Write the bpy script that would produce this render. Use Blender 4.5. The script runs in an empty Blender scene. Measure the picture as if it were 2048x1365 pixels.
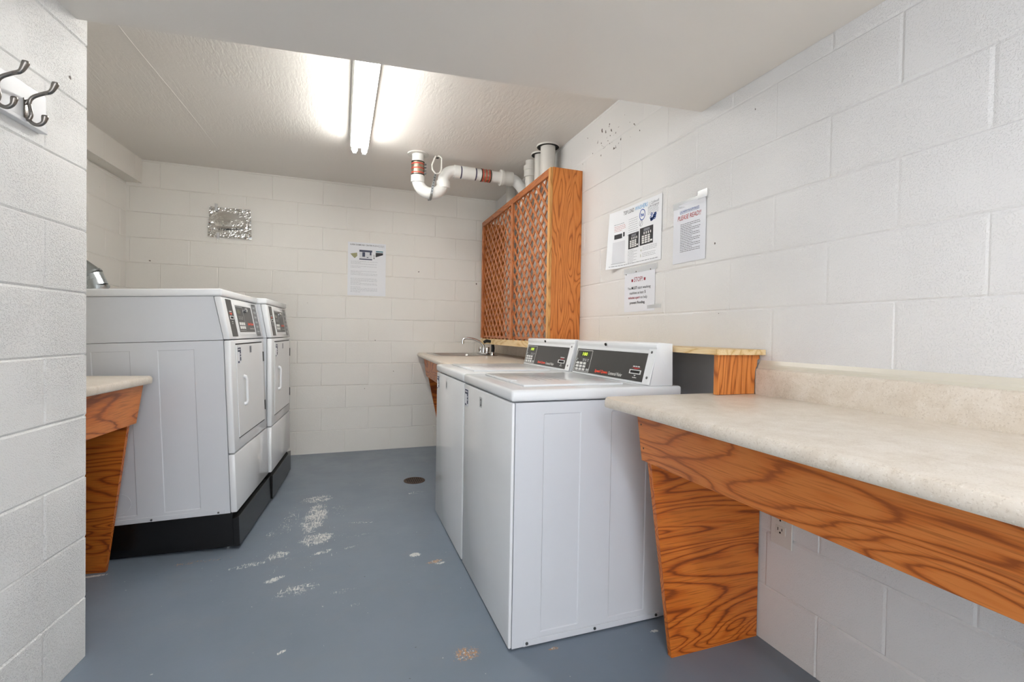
import bpy, bmesh, math, random
from mathutils import Vector, Matrix
random.seed(7)
S = bpy.context.scene
COL = S.collection
PI = math.pi

# ------------------------------------------------------------------ camera
W_PX, F_PX = 2048.0, 947.43
YAW, PITCH, ROLL, CAM_H = 0.34705, 0.01546, 0.01668, 1.10913
fwd = Vector((math.sin(YAW)*math.cos(PITCH), math.cos(YAW)*math.cos(PITCH), -math.sin(PITCH)))
rgt = Vector((math.cos(YAW), -math.sin(YAW), 0)); upv = rgt.cross(fwd)
r_ = rgt*math.cos(ROLL) + upv*math.sin(ROLL); u_ = upv*math.cos(ROLL) - rgt*math.sin(ROLL)
cd = bpy.data.cameras.new('camera'); cam = bpy.data.objects.new('camera', cd); COL.objects.link(cam)
cd.sensor_fit = 'HORIZONTAL'; cd.sensor_width = 36.0; cd.lens = 36.0*F_PX/W_PX
cd.clip_start = 0.02; cd.clip_end = 60
cam.matrix_world = Matrix(((r_.x, u_.x, -fwd.x, 0), (r_.y, u_.y, -fwd.y, 0), (r_.z, u_.z, -fwd.z, CAM_H), (0, 0, 0, 1)))
S.camera = cam

# ------------------------------------------------------------------ light and exposure
TUBE_POWER = 29.0        # emission of the tubes of the fixture in the alcove
TUBE_POWER_REAR = 24.0   # the fixture further back on the lowered ceiling
world = bpy.data.worlds.new('world'); S.world = world; world.use_nodes = True
bgn = world.node_tree.nodes['Background']
bgn.inputs['Color'].default_value = (0.97, 0.98, 1.0, 1); bgn.inputs['Strength'].default_value = 2.7
S.view_settings.view_transform = 'Standard'; S.view_settings.look = 'None'
S.view_settings.exposure = 0.66; S.view_settings.gamma = 1.0
S.view_settings.use_curve_mapping = False

# ------------------------------------------------------------------ material helpers
def lin(h):
    h = h.lstrip('#'); o = []
    for i in (0, 2, 4):
        c = int(h[i:i+2], 16)/255.0
        o.append(c/12.92 if c <= 0.04045 else ((c+0.055)/1.055)**2.4)
    return (o[0], o[1], o[2], 1.0)

class NT:
    def __init__(s, name):
        s.m = bpy.data.materials.new(name); s.m.use_nodes = True
        s.t = s.m.node_tree; s.b = s.t.nodes['Principled BSDF']
        s.tc = None
    def n(s, typ, **kw):
        nd = s.t.nodes.new(typ)
        for k, v in kw.items(): setattr(nd, k, v)
        return nd
    def l(s, a, b): s.t.links.new(a, b)
    def coord(s, kind='Object'):
        if s.tc is None: s.tc = s.n('ShaderNodeTexCoord')
        return s.tc.outputs[kind]
    def mapping(s, scale=(1,1,1), loc=(0,0,0), rot=(0,0,0), src=None, vt='POINT'):
        m = s.n('ShaderNodeMapping', vector_type=vt)
        m.inputs['Scale'].default_value = scale; m.inputs['Location'].default_value = loc; m.inputs['Rotation'].default_value = rot
        s.l(src or s.coord(), m.inputs['Vector']); return m.outputs[0]
    def noise(s, vec, scale, detail=3, rough=.5, dist=0):
        nd = s.n('ShaderNodeTexNoise'); nd.inputs['Scale'].default_value = scale
        nd.inputs['Detail'].default_value = detail; nd.inputs['Roughness'].default_value = rough
        nd.inputs['Distortion'].default_value = dist; s.l(vec, nd.inputs['Vector']); return nd.outputs['Fac']
    def math(s, op, a, b=None, clamp=False):
        nd = s.n('ShaderNodeMath', operation=op, use_clamp=clamp)
        for i, v in enumerate((a, b)):
            if v is None: continue
            if isinstance(v, (int, float)): nd.inputs[i].default_value = v
            else: s.l(v, nd.inputs[i])
        return nd.outputs[0]
    def ramp(s, fac, stops):
        nd = s.n('ShaderNodeValToRGB'); e = nd.color_ramp.elements
        while len(e) < len(stops): e.new(0.5)
        for el, (p, c) in zip(e, stops): el.position = p; el.color = c
        s.l(fac, nd.inputs[0]); return nd.outputs[0]
    def mix(s, fac, a, b, mode='MIX'):
        nd = s.n('ShaderNodeMix', data_type='RGBA', blend_type=mode)
        for i, v in ((0, fac), (6, a), (7, b)):
            if isinstance(v, (int, float)): nd.inputs[i].default_value = v
            elif isinstance(v, tuple): nd.inputs[i].default_value = v
            else: s.l(v, nd.inputs[i])
        return nd.outputs[2]
    def bump(s, h, strength=.3, dist=.01, prev=None):
        nd = s.n('ShaderNodeBump'); nd.inputs['Strength'].default_value = strength; nd.inputs['Distance'].default_value = dist
        s.l(h, nd.inputs['Height'])
        if prev is not None: s.l(prev, nd.inputs['Normal'])
        return nd.outputs[0]
    def done(s, color=None, rough=None, metal=None, normal=None, spec=None, coat=None, trans=None, alpha=None):
        for key, v in (('Base Color', color), ('Roughness', rough), ('Metallic', metal), ('Normal', normal), ('Specular IOR Level', spec), ('Coat Weight', coat), ('Transmission Weight', trans), ('Alpha', alpha)):
            if v is None: continue
            if isinstance(v, (int, float, tuple)): s.b.inputs[key].default_value = v
            else: s.l(v, s.b.inputs[key])
        return s.m

def flat(name, hexc, rough=.5, metal=0.0, spec=.5, coat=0.0, vary=.04):
    """plain coating with a faint procedural unevenness"""
    t = NT(name); c = lin(hexc)
    f = t.noise(t.coord(), 9.0, 3)
    d = tuple(x*(1-vary*2) for x in c[:3]) + (1,)
    colr = t.mix(f, d, c)
    return t.done(color=colr, rough=rough, metal=metal, spec=spec, coat=coat)

def glow(name, hexc, strength):
    t = NT(name); t.b.inputs['Base Color'].default_value = lin(hexc)
    t.b.inputs['Emission Color'].default_value = lin(hexc); t.b.inputs['Emission Strength'].default_value = strength
    return t.m

def wall_mat(name, hexc, pit=.35, dist=.006, cluster=None):
    t = NT(name); co = t.coord()
    big = t.noise(co, 1.3, 4, .6)
    colr = t.mix(big, tuple(x*.93 for x in lin(hexc)[:3])+(1,), lin(hexc))
    fine = t.noise(co, 110, 4, .75)
    pits = t.ramp(t.noise(co, 240, 2, .5), [(0.36, (0,0,0,1)), (0.46, (1,1,1,1))])
    patch = t.ramp(t.noise(co, 2.1, 3, .6), [(0.40, (.15,.15,.15,1)), (0.62, (1,1,1,1))])
    h = t.math('ADD', t.math('MULTIPLY', fine, .8), t.math('MULTIPLY', pits, .7))
    h = t.math('MULTIPLY', h, patch)
    spots = t.ramp(t.noise(co, 21, 2, .4), [(0.195, (0,0,0,1)), (0.205, (1,1,1,1))])
    colr = t.mix(spots, lin('#6b6259'), colr)
    if cluster:
        ln = t.n('ShaderNodeVectorMath', operation='LENGTH'); t.l(t.mapping(scale=cluster[1], loc=cluster[0], vt='TEXTURE'), ln.inputs[0])
        near = t.math('SUBTRACT', 1.15, ln.outputs['Value'], clamp=True)
        dots = t.math('SUBTRACT', t.math('MULTIPLY', near, .33), t.noise(co, 46, 1, .3))
        colr = t.mix(t.math('MULTIPLY', dots, 40, clamp=True), colr, lin('#4f463f'))
    return t.done(color=colr, rough=.48, spec=.4, normal=t.bump(h, pit, dist))

def wood(name, axis, light, mid, dark, bands=15.0, sx=1.0, seed=0.0, rough=.38):
    t = NT(name)
    sc = [5.2*sx]*3; sc[axis] = 1.15*sx
    v = t.mapping(scale=tuple(sc), loc=(seed, seed*.7, seed*1.3))
    n1 = t.noise(v, 1.0, 2, .40, .55)
    wob = [85.0]*3; wob[axis] = 5.0
    fib = t.noise(t.mapping(scale=tuple(wob)), 1.0, 3, .65)
    ph = t.math('ADD', t.math('MULTIPLY', n1, bands*1.25), t.math('MULTIPLY', t.math('SUBTRACT', fib, .5), .45))
    saw2 = t.math('FRACT', ph)
    c1 = t.ramp(saw2, [(0.0, lin(dark)), (0.10, lin(mid)), (0.30, lin(light)), (0.62, lin(light)), (0.84, lin(mid)), (0.95, lin(dark)), (1.0, lin(dark))])
    por = [260.0]*3; por[axis] = 9.0
    pf = t.noise(t.mapping(scale=tuple(por)), 1.0, 2, .5)
    c2 = t.mix(t.ramp(pf, [(0.30, (.55,.55,.55,1)), (0.5, (0,0,0,1))]), c1, lin(dark))
    tone = t.noise(t.mapping(scale=(1.7,1.7,1.7)), 1.0, 2)
    c3 = t.mix(t.math('MULTIPLY', tone, .5), c2, lin(mid))
    return t.done(color=c3, rough=rough, spec=.45, normal=t.bump(pf, .08, .002))

def laminate(name):
    t = NT(name); co = t.coord()
    a = t.noise(co, 16, 6, .68, .5)
    c = t.ramp(a, [(0.28, lin('#cdbfac')), (0.5, lin('#dcd1c1')), (0.70, lin('#e6ddd0'))])
    v = t.mapping(scale=(40, 6, 40))
    c = t.mix(t.math('MULTIPLY', t.noise(v, 1.0, 3, .6), .35), c, lin('#e3d9ca'))
    sp = t.ramp(t.noise(co, 210, 2, .7), [(0.36, (1,1,1,1)), (0.43, (0,0,0,1))])
    c = t.mix(t.math('MULTIPLY', sp, .30), c, lin('#a8967f'))
    sw = t.ramp(t.noise(co, 170, 2, .7), [(0.60, (0,0,0,1)), (0.68, (1,1,1,1))])
    c = t.mix(t.math('MULTIPLY', sw, .35), c, lin('#f4efe6'))
    return t.done(color=c, rough=.30, spec=.45)

def metal(name, hexc, rough=.25, aniso=None):
    t = NT(name); co = t.coord()
    f = t.noise(co, 30, 3)
    r = t.ramp(f, [(0.3, (rough*.8,)*3+(1,)), (0.7, (rough*1.2,)*3+(1,))])
    return t.done(color=lin(hexc), rough=r, metal=1.0)

def ceiling_mat(name, hexc, streak, bump):
    t = NT(name); co = t.coord()
    v = t.mapping(scale=(62, 15, 8), rot=(0, 0, .12))
    st = t.noise(v, 1.0, 2, .5, .6)
    mask = t.ramp(t.noise(co, 1.9, 3), [(0.40, (0,0,0,1)), (0.62, (1,1,1,1))])
    fine = t.noise(co, 60, 3, .6)
    h = t.math('ADD', t.math('MULTIPLY', t.math('MULTIPLY', st, mask), streak), t.math('MULTIPLY', fine, .25))
    big = t.noise(co, .9, 3)
    c = t.mix(big, tuple(x*.92 for x in lin(hexc)[:3])+(1,), lin(hexc))
    return t.done(color=c, rough=.42, spec=.35, normal=t.bump(h, bump, .008))

# worn patches on the painted floor: centre, radii, turn, density, orange or white
PATCHES = [(-.13, 3.02, .10, .36, -.10, .84, 0), (-.13, 3.34, .16, .11, .3, .78, 0), (-.11, 2.70, .13, .11, .2, .86, 0), (-.27, 3.00, .09, .34, -.15, .66, 0), (.0, 3.1, .09, .20, .1, .62, 0),
    (-.28, 2.56, .085, .06, .3, .84, 0), (-.40, 2.49, .13, .04, .2, .76, 0), (-.07, 2.53, .08, .03, .3, .80, 0), (.06, 2.54, .06, .02, .2, .70, 0), (-.27, 2.31, .07, .030, .5, .84, 0), (-.17, 2.19, .14, .075, .3, .74, 0), (-.34, 2.83, .05, .10, -.1, .70, 0),
    (.36, 2.36, .042, .03, .1, .98, 0), (.44, 2.26, .06, .028, .2, .84, 1), (.46, 2.24, .04, .02, .2, .84, 0), (.42, 1.57, .07, .06, .1, .80, 1), (.12, 2.86, .13, .022, -.2, .74, 0), (.10, 2.68, .10, .02, .2, .70, 0), (.50, 3.28, .10, .04, .1, .72, 0),
    (-.18, 1.78, .03, .012, .6, .85, 0), (.02, 2.12, .08, .03, .2, .70, 0), (.08, 2.00, .06, .02, .2, .70, 0), (.72, 1.50, .03, .012, 0, .85, 1), (1.12, 1.47, .025, .012, 0, .95, 0), (-.16, 2.75, .36, .75, -.1, .56, 0), (.2, 2.2, .9, 1.0, 0, .47, 0), (-1.02, 2.59, .09, .015, .05, .9, 0), (-.62, 2.60, .25, .03, .05, .68, 1)]
def floor_mat():
    t = NT('painted_concrete_floor'); co = t.coord()
    base = t.mix(t.noise(co, 1.6, 4, .6), lin('#6d7985'), lin('#808b97'))
    base = t.mix(t.math('MULTIPLY', t.ramp(t.noise(co, 5.5, 4, .7), [(0.52, (0,0,0,1)), (0.75, (1,1,1,1))]), .30), base, lin('#808284'))
    st1 = t.noise(t.mapping(scale=(150, 24, 1), rot=(0, 0, .42)), 1.0, 4, .72, .5)
    st2 = t.noise(t.mapping(scale=(40, 130, 1), rot=(0, 0, .2)), 1.0, 4, .72, .6)
    chips = t.math('MAXIMUM', t.math('SUBTRACT', st2, .02), st1)
    brk = t.math('ADD', t.math('MULTIPLY', t.noise(co, 17, 3, .6), .62), .69)
    total = {0: None, 1: None}
    for (x, y, rx, ry, a, d, k) in PATCHES:
        v = t.mapping(scale=(rx, ry, 1), loc=(x, y, 0), rot=(0, 0, a), vt='TEXTURE')
        ln = t.n('ShaderNodeVectorMath', operation='LENGTH'); t.l(v, ln.inputs[0])
        mr = t.n('ShaderNodeMapRange'); mr.interpolation_type = 'SMOOTHSTEP'
        mr.inputs['From Min'].default_value = 1.45; mr.inputs['From Max'].default_value = .35
        mr.inputs['To Min'].default_value = 0.0; mr.inputs['To Max'].default_value = d*.55
        t.l(ln.outputs['Value'], mr.inputs['Value'])
        total[k] = mr.outputs[0] if total[k] is None else t.math('MAXIMUM', total[k], mr.outputs[0])
    out = base
    for k, hexc in ((1, '#b98d66'), (0, '#d6d6d2')):
        thr = t.math('SUBTRACT', 1.0, t.math('MULTIPLY', total[k], brk))
        m = t.math('MULTIPLY', t.math('SUBTRACT', t.math('ADD', chips, .035), thr), 30.0, clamp=True)
        out = t.mix(m, out, lin(hexc))
        if k == 1:
            thr2 = t.math('SUBTRACT', 1.0, total[k]); c2 = t.noise(co, 120, 3, .6)
            out = t.mix(t.math('MULTIPLY', t.math('SUBTRACT', c2, t.math('ADD', thr2, .03)), 40.0, clamp=True), out, lin('#d6d6d2'))
    tiny = t.ramp(t.noise(co, 60, 1, .3), [(0.175, (1,1,1,1)), (0.19, (0,0,0,1))])
    out = t.mix(t.math('MULTIPLY', tiny, .7), out, lin('#c9cac8'))
    tiny2 = t.ramp(t.noise(t.mapping(loc=(3, 8, 0)), 48, 1, .3), [(0.175, (1,1,1,1)), (0.19, (0,0,0,1))])
    out = t.mix(t.math('MULTIPLY', tiny2, .6), out, lin('#3e4348'))
    ro = t.ramp(t.noise(co, 4, 4, .6), [(0.3, (.30,)*3+(1,)), (0.7, (.44,)*3+(1,))])
    h = t.math('ADD', t.noise(co, 22, 4, .6), t.math('MULTIPLY', t.noise(co, 170, 2), .15))
    return t.done(color=out, rough=ro, spec=.4, normal=t.bump(h, .10, .006))

def foil_mat():
    t = NT('kitchen_foil'); co = t.coord()
    vor = t.n('ShaderNodeTexVoronoi'); vor.inputs['Scale'].default_value = 42; t.l(t.mapping(scale=(1, 1, 1)), vor.inputs['Vector'])
    h = t.math('ADD', t.math('MULTIPLY', vor.outputs['Distance'], .4), t.noise(co, 16, 3, .6, .8))
    return t.done(color=lin('#dcdbd8'), rough=.13, metal=1.0, normal=t.bump(h, .18, .010))

M = {}
M['wall'] = wall_mat('painted_block', '#f0ede6', .30, .005)
M['wall_pipe'] = wall_mat('painted_block_speckled', '#e4e3e1', .45, .006, ((1.471, 2.45, 2.27), (1, .80, .30)))
M['wall_near'] = wall_mat('painted_block_porous', '#f4f4f1', .75, .007)
M['soffit'] = wall_mat('painted_plaster', '#ece8e0', .12, .004)
M['ceil'] = ceiling_mat('painted_concrete_ceiling', '#ece7e0', 1.0, .22)
M['ceil_low'] = ceiling_mat('painted_board_ceiling', '#e9e4dd', .1, .10)
M['floor'] = floor_mat()
M['oak_apron_y'] = wood('stained_oak_along_y', 1, '#dc8640', '#ce722d', '#8b4416', 11, 1.0, 3.3)
M['oak_leg_x'] = wood('stained_oak_along_x', 0, '#d47a2c', '#c2621b', '#70300b', 15, 1.0, 7.1)
M['oak_panel_z'] = wood('stained_oak_along_z', 2, '#da8b45', '#ca7733', '#8a4618', 17, 1.25, 1.9)
M['oak_slat'] = wood('stained_slat', 2, '#c17d4e', '#b26a3c', '#8a4c26', 9, 2.0, 5.2)
M['oak_light'] = wood('pale_oak_stile', 2, '#d9a765', '#c98f4c', '#a3682c', 7, 1.6, 9.2)
M['oak_rail_y'] = wood('stained_rail_along_y', 1, '#b87341', '#a85f31', '#7d4220', 9, 1.6, 4.4)
M['plywood'] = wood('raw_plywood', 1, '#e6cfa4', '#dcbf8d', '#c49c60', 10, 1.2, 2.2, .5)
M['laminate'] = laminate('beige_laminate')
M['cove'] = flat('painted_cove', '#d8d2c2', .35)
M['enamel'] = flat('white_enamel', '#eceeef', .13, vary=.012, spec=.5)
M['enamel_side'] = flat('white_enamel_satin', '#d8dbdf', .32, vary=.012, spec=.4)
M['black'] = flat('black_enamel', '#141415', .25)
M['shadow_black'] = flat('black_rubber', '#0c0c0c', .7)
M['panel'] = flat('charcoal_panel', '#3c3b3a', .35)
M['panel2'] = flat('dark_panel', '#3a3a38', .30)
M['board'] = flat('dark_grey_board', '#d2d5d8', .6)
M['chrome'] = metal('chrome', '#e8e9ea', .08)
M['steel'] = metal('brushed_steel', '#c6c4c0', .38)
M['nickel'] = metal('satin_nickel', '#8d8984', .30)
M['zinc'] = metal('galvanised_metal', '#aeb4b6', .30)
M['iron'] = flat('rusty_iron', '#4d3a2e', .6)
M['pvc'] = flat('white_pvc', '#eeeeea', .28)
M['pvc_old'] = flat('painted_pvc', '#dcd9d2', .40)
M['primer'] = flat('purple_primer', '#5b5670', .5)
M['clampband'] = metal('steel_band', '#b8ad9a', .30)
M['red'] = flat('red_band', '#cf4a3c', .4)
M['screw'] = metal('zinc_screw', '#7d7f80', .35)
M['white_wood'] = flat('white_painted_wood', '#e4e5e6', .35)
M['paper'] = flat('paper', '#eceef1', .55, vary=.01)
M['paper_gloss'] = flat('laminated_paper', '#e2e4ea', .28, vary=.01)
M['ink'] = flat('black_ink', '#26262a', .6)
M['ink_grey'] = flat('grey_ink', '#7b7d83', .6)
M['ink_mid'] = flat('mid_grey_ink', '#9b9da3', .6)
M['ink_soft'] = flat('dark_grey_ink', '#5b5b62', .6)
M['ink_pale'] = flat('pale_grey_print', '#dadce1', .6)
M['ink_blue'] = flat('blue_ink', '#2a55a5', .6)
M['ink_sky'] = flat('sky_blue_ink', '#3a9fd4', .6)
M['ink_navy'] = flat('navy_ink', '#2b3350', .5)
M['ink_red'] = flat('red_ink', '#b5302f', .6)
M['ink_maroon'] = flat('maroon_ink', '#94152f', .6)
M['logo_red'] = flat('orange_red_print', '#f04a2c', .4)
M['white_print'] = flat('white_print', '#e9e9e6', .5)
M['grey_key'] = flat('grey_key', '#b9bcbd', .5)
M['teal'] = flat('teal_print', '#2d7d8c', .6)
M['olive'] = flat('olive_print', '#9c9a72', .6)
M['lcd_off'] = flat('display_glass', '#3e4a2c', .15)
M['lcd'] = glow('lit_display_digits', '#b9d93a', 1.0)
M['tube'] = glow('fluorescent_tube', '#fcfbf8', TUBE_POWER)
M['tube_rear'] = glow('fluorescent_tube_rear', '#ebf2ff', TUBE_POWER_REAR)
M['fixture'] = flat('white_fixture_enamel', '#e6e6e4', .4)
M['foil'] = foil_mat()
t_ = NT('clear_tape'); M['tape'] = t_.done(color=lin('#e9ebec'), rough=.12, alpha=.38)
M['socket'] = flat('ivory_plastic', '#d9d6cd', .35)

# ------------------------------------------------------------------ geometry helpers
def empty(name, loc=(0,0,0), label=None, cat=None, group=None, rot=(0,0,0)):
    o = bpy.data.objects.new(name, None); COL.objects.link(o)
    o.location = loc; o.rotation_euler = rot; o.empty_display_size = .1
    if label: o['label'] = label
    if cat: o['category'] = cat
    if group: o['group'] = group
    return o
def chain_matrix(p):
    m = Matrix.Identity(4)
    while p is not None: m = p.matrix_basis @ m; p = p.parent
    return m
def obj(name, bm, mat, parent=None, world=True, smooth=False, label=None, angle=.6):
    """link a bmesh as one object; with world=True its coordinates are room coordinates"""
    if parent is not None and world: bm.transform(chain_matrix(parent).inverted())
    bmesh.ops.recalc_face_normals(bm, faces=bm.faces[:])
    if smooth:
        for f in bm.faces: f.smooth = True
        for e in bm.edges:
            if len(e.link_faces) == 2 and e.calc_face_angle(0) > angle: e.smooth = False
    me = bpy.data.meshes.new(name); bm.to_mesh(me); bm.free(); me.materials.append(M[mat])
    o = bpy.data.objects.new(name, me); COL.objects.link(o)
    if parent is not None: o.parent = parent
    if label: o['label'] = label
    return o
def tag(o, label, cat, group=None):
    o['label'] = label; o['category'] = cat
    if group: o['group'] = group
    return o
def struct(name, bm, mat, **kw):
    o = obj(name, bm, mat, **kw); o['kind'] = 'structure'; return o
def based(name, bm, mat, base, label, cat, group=None, **kw):
    """one-mesh thing with its origin at its base"""
    bm.transform(Matrix.Translation(-Vector(base)))
    o = obj(name, bm, mat, None, **kw); o.location = base
    return tag(o, label, cat, group)
def dup_tree(o, parent=None):
    c = o.copy(); COL.objects.link(c)
    if parent is not None: c.parent = parent
    for ch in list(o.children): dup_tree(ch, c)
    return c
def NB(): return bmesh.new()
def box(bm, x0, x1, y0, y1, z0, z1, bev=0.0, seg=2):
    vs = [bm.verts.new((x, y, z)) for x in (x0, x1) for y in (y0, y1) for z in (z0, z1)]
    q = [(0,1,3,2), (4,6,7,5), (0,4,5,1), (2,3,7,6), (0,2,6,4), (1,5,7,3)]
    fs = [bm.faces.new([vs[i] for i in f]) for f in q]
    if bev > 0:
        es = list({e for f in fs for e in f.edges})
        bmesh.ops.bevel(bm, geom=es, offset=bev, segments=seg, profile=.5, affect='EDGES', clamp_overlap=True)
    return bm
def prism(bm, pts, axis, a0, a1, bev=0.0):
    """extrude a 2D outline; axis 0: pts are (y,z), 1: (x,z), 2: (x,y)"""
    def P(p, a): return {0: (a, p[0], p[1]), 1: (p[0], a, p[1]), 2: (p[0], p[1], a)}[axis]
    A = [bm.verts.new(P(p, a0)) for p in pts]; B = [bm.verts.new(P(p, a1)) for p in pts]
    n = len(pts); fs = [bm.faces.new(A), bm.faces.new(B[::-1])]
    for i in range(n): fs.append(bm.faces.new((A[i], A[(i+1) % n], B[(i+1) % n], B[i])))
    if bev > 0:
        es = list({e for f in fs for e in f.edges})
        bmesh.ops.bevel(bm, geom=es, offset=bev, segments=2, profile=.5, affect='EDGES', clamp_overlap=True)
    return bm
def tube(bm, pts, r, seg=16, cap=True, flatten=None):
    pts = [Vector(p) for p in pts]; n = len(pts)
    rs = r if isinstance(r, (list, tuple)) else [r]*n
    T = [(pts[min(i+1, n-1)] - pts[max(i-1, 0)]).normalized() for i in range(n)]
    a = Vector((0,0,1)) if abs(T[0].z) < .9 else Vector((0,1,0))
    N = (a - T[0]*a.dot(T[0])).normalized(); rings = []
    for i in range(n):
        N = (N - T[i]*N.dot(T[i])).normalized(); B = T[i].cross(N)
        k2 = flatten or 1.0
        rings.append([bm.verts.new(pts[i] + N*(rs[i]*math.cos(2*PI*j/seg)) + B*(rs[i]*k2*math.sin(2*PI*j/seg))) for j in range(seg)])
    for i in range(n-1):
        for j in range(seg):
            bm.faces.new((rings[i][j], rings[i][(j+1) % seg], rings[i+1][(j+1) % seg], rings[i+1][j]))
    if cap:
        bm.faces.new(rings[0][::-1]); bm.faces.new(rings[-1])
    return bm
def smooth_path(pts, k=5):
    P = [Vector(p) for p in pts]; out = []
    for i in range(len(P)-1):
        p0, p1, p2, p3 = P[max(i-1, 0)], P[i], P[i+1], P[min(i+2, len(P)-1)]
        for j in range(k):
            t = j/k
            out.append(.5*((2*p1)+(p2-p0)*t+(2*p0-5*p1+4*p2-p3)*t*t+(3*p1-p0-3*p2+p3)*t**3))
    return out + [P[-1]]
def rod(bm, pts, rs, seg=12, k=5):
    """smooth bent rod with a radius at each control point"""
    R = []
    for i in range(len(rs)-1): R += [rs[i]+(rs[i+1]-rs[i])*j/k for j in range(k)]
    return tube(bm, smooth_path(pts, k), R+[rs[-1]], seg)
def ribbon(bm, pts, w, th):
    """flat strap of half width vector w along a path"""
    pts = smooth_path(pts, 4); w = Vector(w); R = []
    for i, p in enumerate(pts):
        T = (pts[min(i+1, len(pts)-1)]-pts[max(i-1, 0)]).normalized(); n = T.cross(w).normalized()*th
        R.append([bm.verts.new(q) for q in (p-w-n, p+w-n, p+w+n, p-w+n)])
    for a, b in zip(R, R[1:]):
        for j in range(4): bm.faces.new((a[j], a[(j+1) % 4], b[(j+1) % 4], b[j]))
    bm.faces.new(R[0][::-1]); bm.faces.new(R[-1]); return bm
def ringtube(bm, c, axis, r0, r1, h0, h1, seg=28):
    """hollow collar round an axis"""
    ax = Vector(axis).normalized(); a = Vector((0,0,1)) if abs(ax.z) < .9 else Vector((1,0,0))
    N = (a - ax*a.dot(ax)).normalized(); B = ax.cross(N); c = Vector(c); R = []
    for (r, h) in ((r0, h0), (r1, h0), (r1, h1), (r0, h1)):
        R.append([bm.verts.new(c + ax*h + N*r*math.cos(2*PI*j/seg) + B*r*math.sin(2*PI*j/seg)) for j in range(seg)])
    for i in range(4):
        for j in range(seg):
            bm.faces.new((R[i][j], R[i][(j+1) % seg], R[(i+1) % 4][(j+1) % seg], R[(i+1) % 4][j]))
    return bm
def arc(c, r, a0, a1, n, plane='xz', y=0):
    out = []
    for i in range(n+1):
        a = a0 + (a1-a0)*i/n; p, q = c[0]+r*math.cos(a), c[1]+r*math.sin(a)
        out.append((p, y, q) if plane == 'xz' else ((y, p, q) if plane == 'yz' else (p, q, y)))
    return out
class Frame:
    """flat working frame on a surface: a to the right, b up, c out of it"""
    def __init__(s, o, u, v):
        s.o = Vector(o); s.u = Vector(u).normalized(); s.v = Vector(v).normalized(); s.n = s.u.cross(s.v)
    def __call__(s, a, b, c=0): return s.o + s.u*a + s.v*b + s.n*c
    def mat(s, a=0, b=0, c=0):
        p = s(a, b, c)
        return Matrix(((s.u.x, s.v.x, s.n.x, p.x), (s.u.y, s.v.y, s.n.y, p.y), (s.u.z, s.v.z, s.n.z, p.z), (0,0,0,1)))
def slab(bm, F, a0, a1, b0, b1, c0, c1, bev=0):
    t = NB(); box(t, a0, a1, b0, b1, c0, c1, bev); t.transform(F.mat())
    join(bm, t); return bm
def poly(bm, F, pts, c0, c1):
    t = NB(); prism(t, pts, 2, c0, c1); t.transform(F.mat()); join(bm, t); return bm
def join(bm, t):
    me = bpy.data.meshes.new('tmp'); t.to_mesh(me); t.free(); bm.from_mesh(me); bpy.data.meshes.remove(me)
def outline(bm, F, a0, a1, b0, b1, w, c0, c1):
    slab(bm, F, a0, a1, b0, b0+w, c0, c1); slab(bm, F, a0, a1, b1-w, b1, c0, c1)
    slab(bm, F, a0, a0+w, b0+w, b1-w, c0, c1); slab(bm, F, a1-w, a1, b0+w, b1-w, c0, c1); return bm
def text(bm, F, s, a0, b0, width, height, c=.0004, bold=0.0, shear=0.0):
    """lettering fitted into a box whose lower left corner is (a0, b0)"""
    cu = bpy.data.curves.new('t', 'FONT'); cu.body = s; cu.resolution_u = 2; cu.offset = bold; cu.shear = shear; cu.extrude = 0
    o = bpy.data.objects.new('t', cu); COL.objects.link(o)
    dg = bpy.context.evaluated_depsgraph_get(); dg.update()
    me = bpy.data.meshes.new_from_object(o.evaluated_get(dg))
    bpy.data.objects.remove(o); bpy.data.curves.remove(cu)
    xs = [v.co.x for v in me.vertices]; ys = [v.co.y for v in me.vertices]
    sx = width/(max(xs)-min(xs)); sy = height/(max(ys)-min(ys))
    t = NB(); t.from_mesh(me); bpy.data.meshes.remove(me)
    t.transform(F.mat(a0, b0, c) @ Matrix.Diagonal((sx, sy, 1, 1)) @ Matrix.Translation((-min(xs), -min(ys), 0)))
    join(bm, t); return bm
def dashes(bm, F, a0, a1, b, h, c=.0002, seed=0, word=.012):
    rn = random.Random(seed); a = a0
    while a < a1 - .004:
        w = min(word*rn.uniform(.4, 1.5), a1-a)
        slab(bm, F, a, a+w, b, b+h, c, c+.0002); a += w + word*.22
    return bm
def plate(bm, F, a0, a1, b0, b1, rects, depth, cham, thick):
    """sheet panel with shallow pressed rectangles, thickness behind it"""
    A = sorted({a0, a1} | {x for r in rects for x in (r[0], r[0]+cham, r[1]-cham, r[1])})
    B = sorted({b0, b1} | {x for r in rects for x in (r[2], r[2]+cham, r[3]-cham, r[3])})
    e = 1e-6
    def d(a, b):
        for r in rects:
            if r[0]+cham-e <= a <= r[1]-cham+e and r[2]+cham-e <= b <= r[3]-cham+e: return -depth
        return 0.0
    V = [[bm.verts.new(F(a, b, d(a, b))) for b in B] for a in A]
    for i in range(len(A)-1):
        for j in range(len(B)-1): bm.faces.new((V[i][j], V[i+1][j], V[i+1][j+1], V[i][j+1]))
    t = NB(); box(t, a0, a1, b0, b1, -thick, -depth-.0005); t.transform(F.mat()); join(bm, t)
    # close the rim
    for (i, j, k, l) in ((0, 0, len(A)-1, 0), (0, len(B)-1, len(A)-1, len(B)-1), (0, 0, 0, len(B)-1), (len(A)-1, 0, len(A)-1, len(B)-1)):
        p, q = V[i][j].co.copy(), V[k][l].co.copy(); dn = F.n*(-depth-.001)
        bm.faces.new([bm.verts.new(x) for x in (p, q, q+dn, p+dn)])
    return bm
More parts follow.
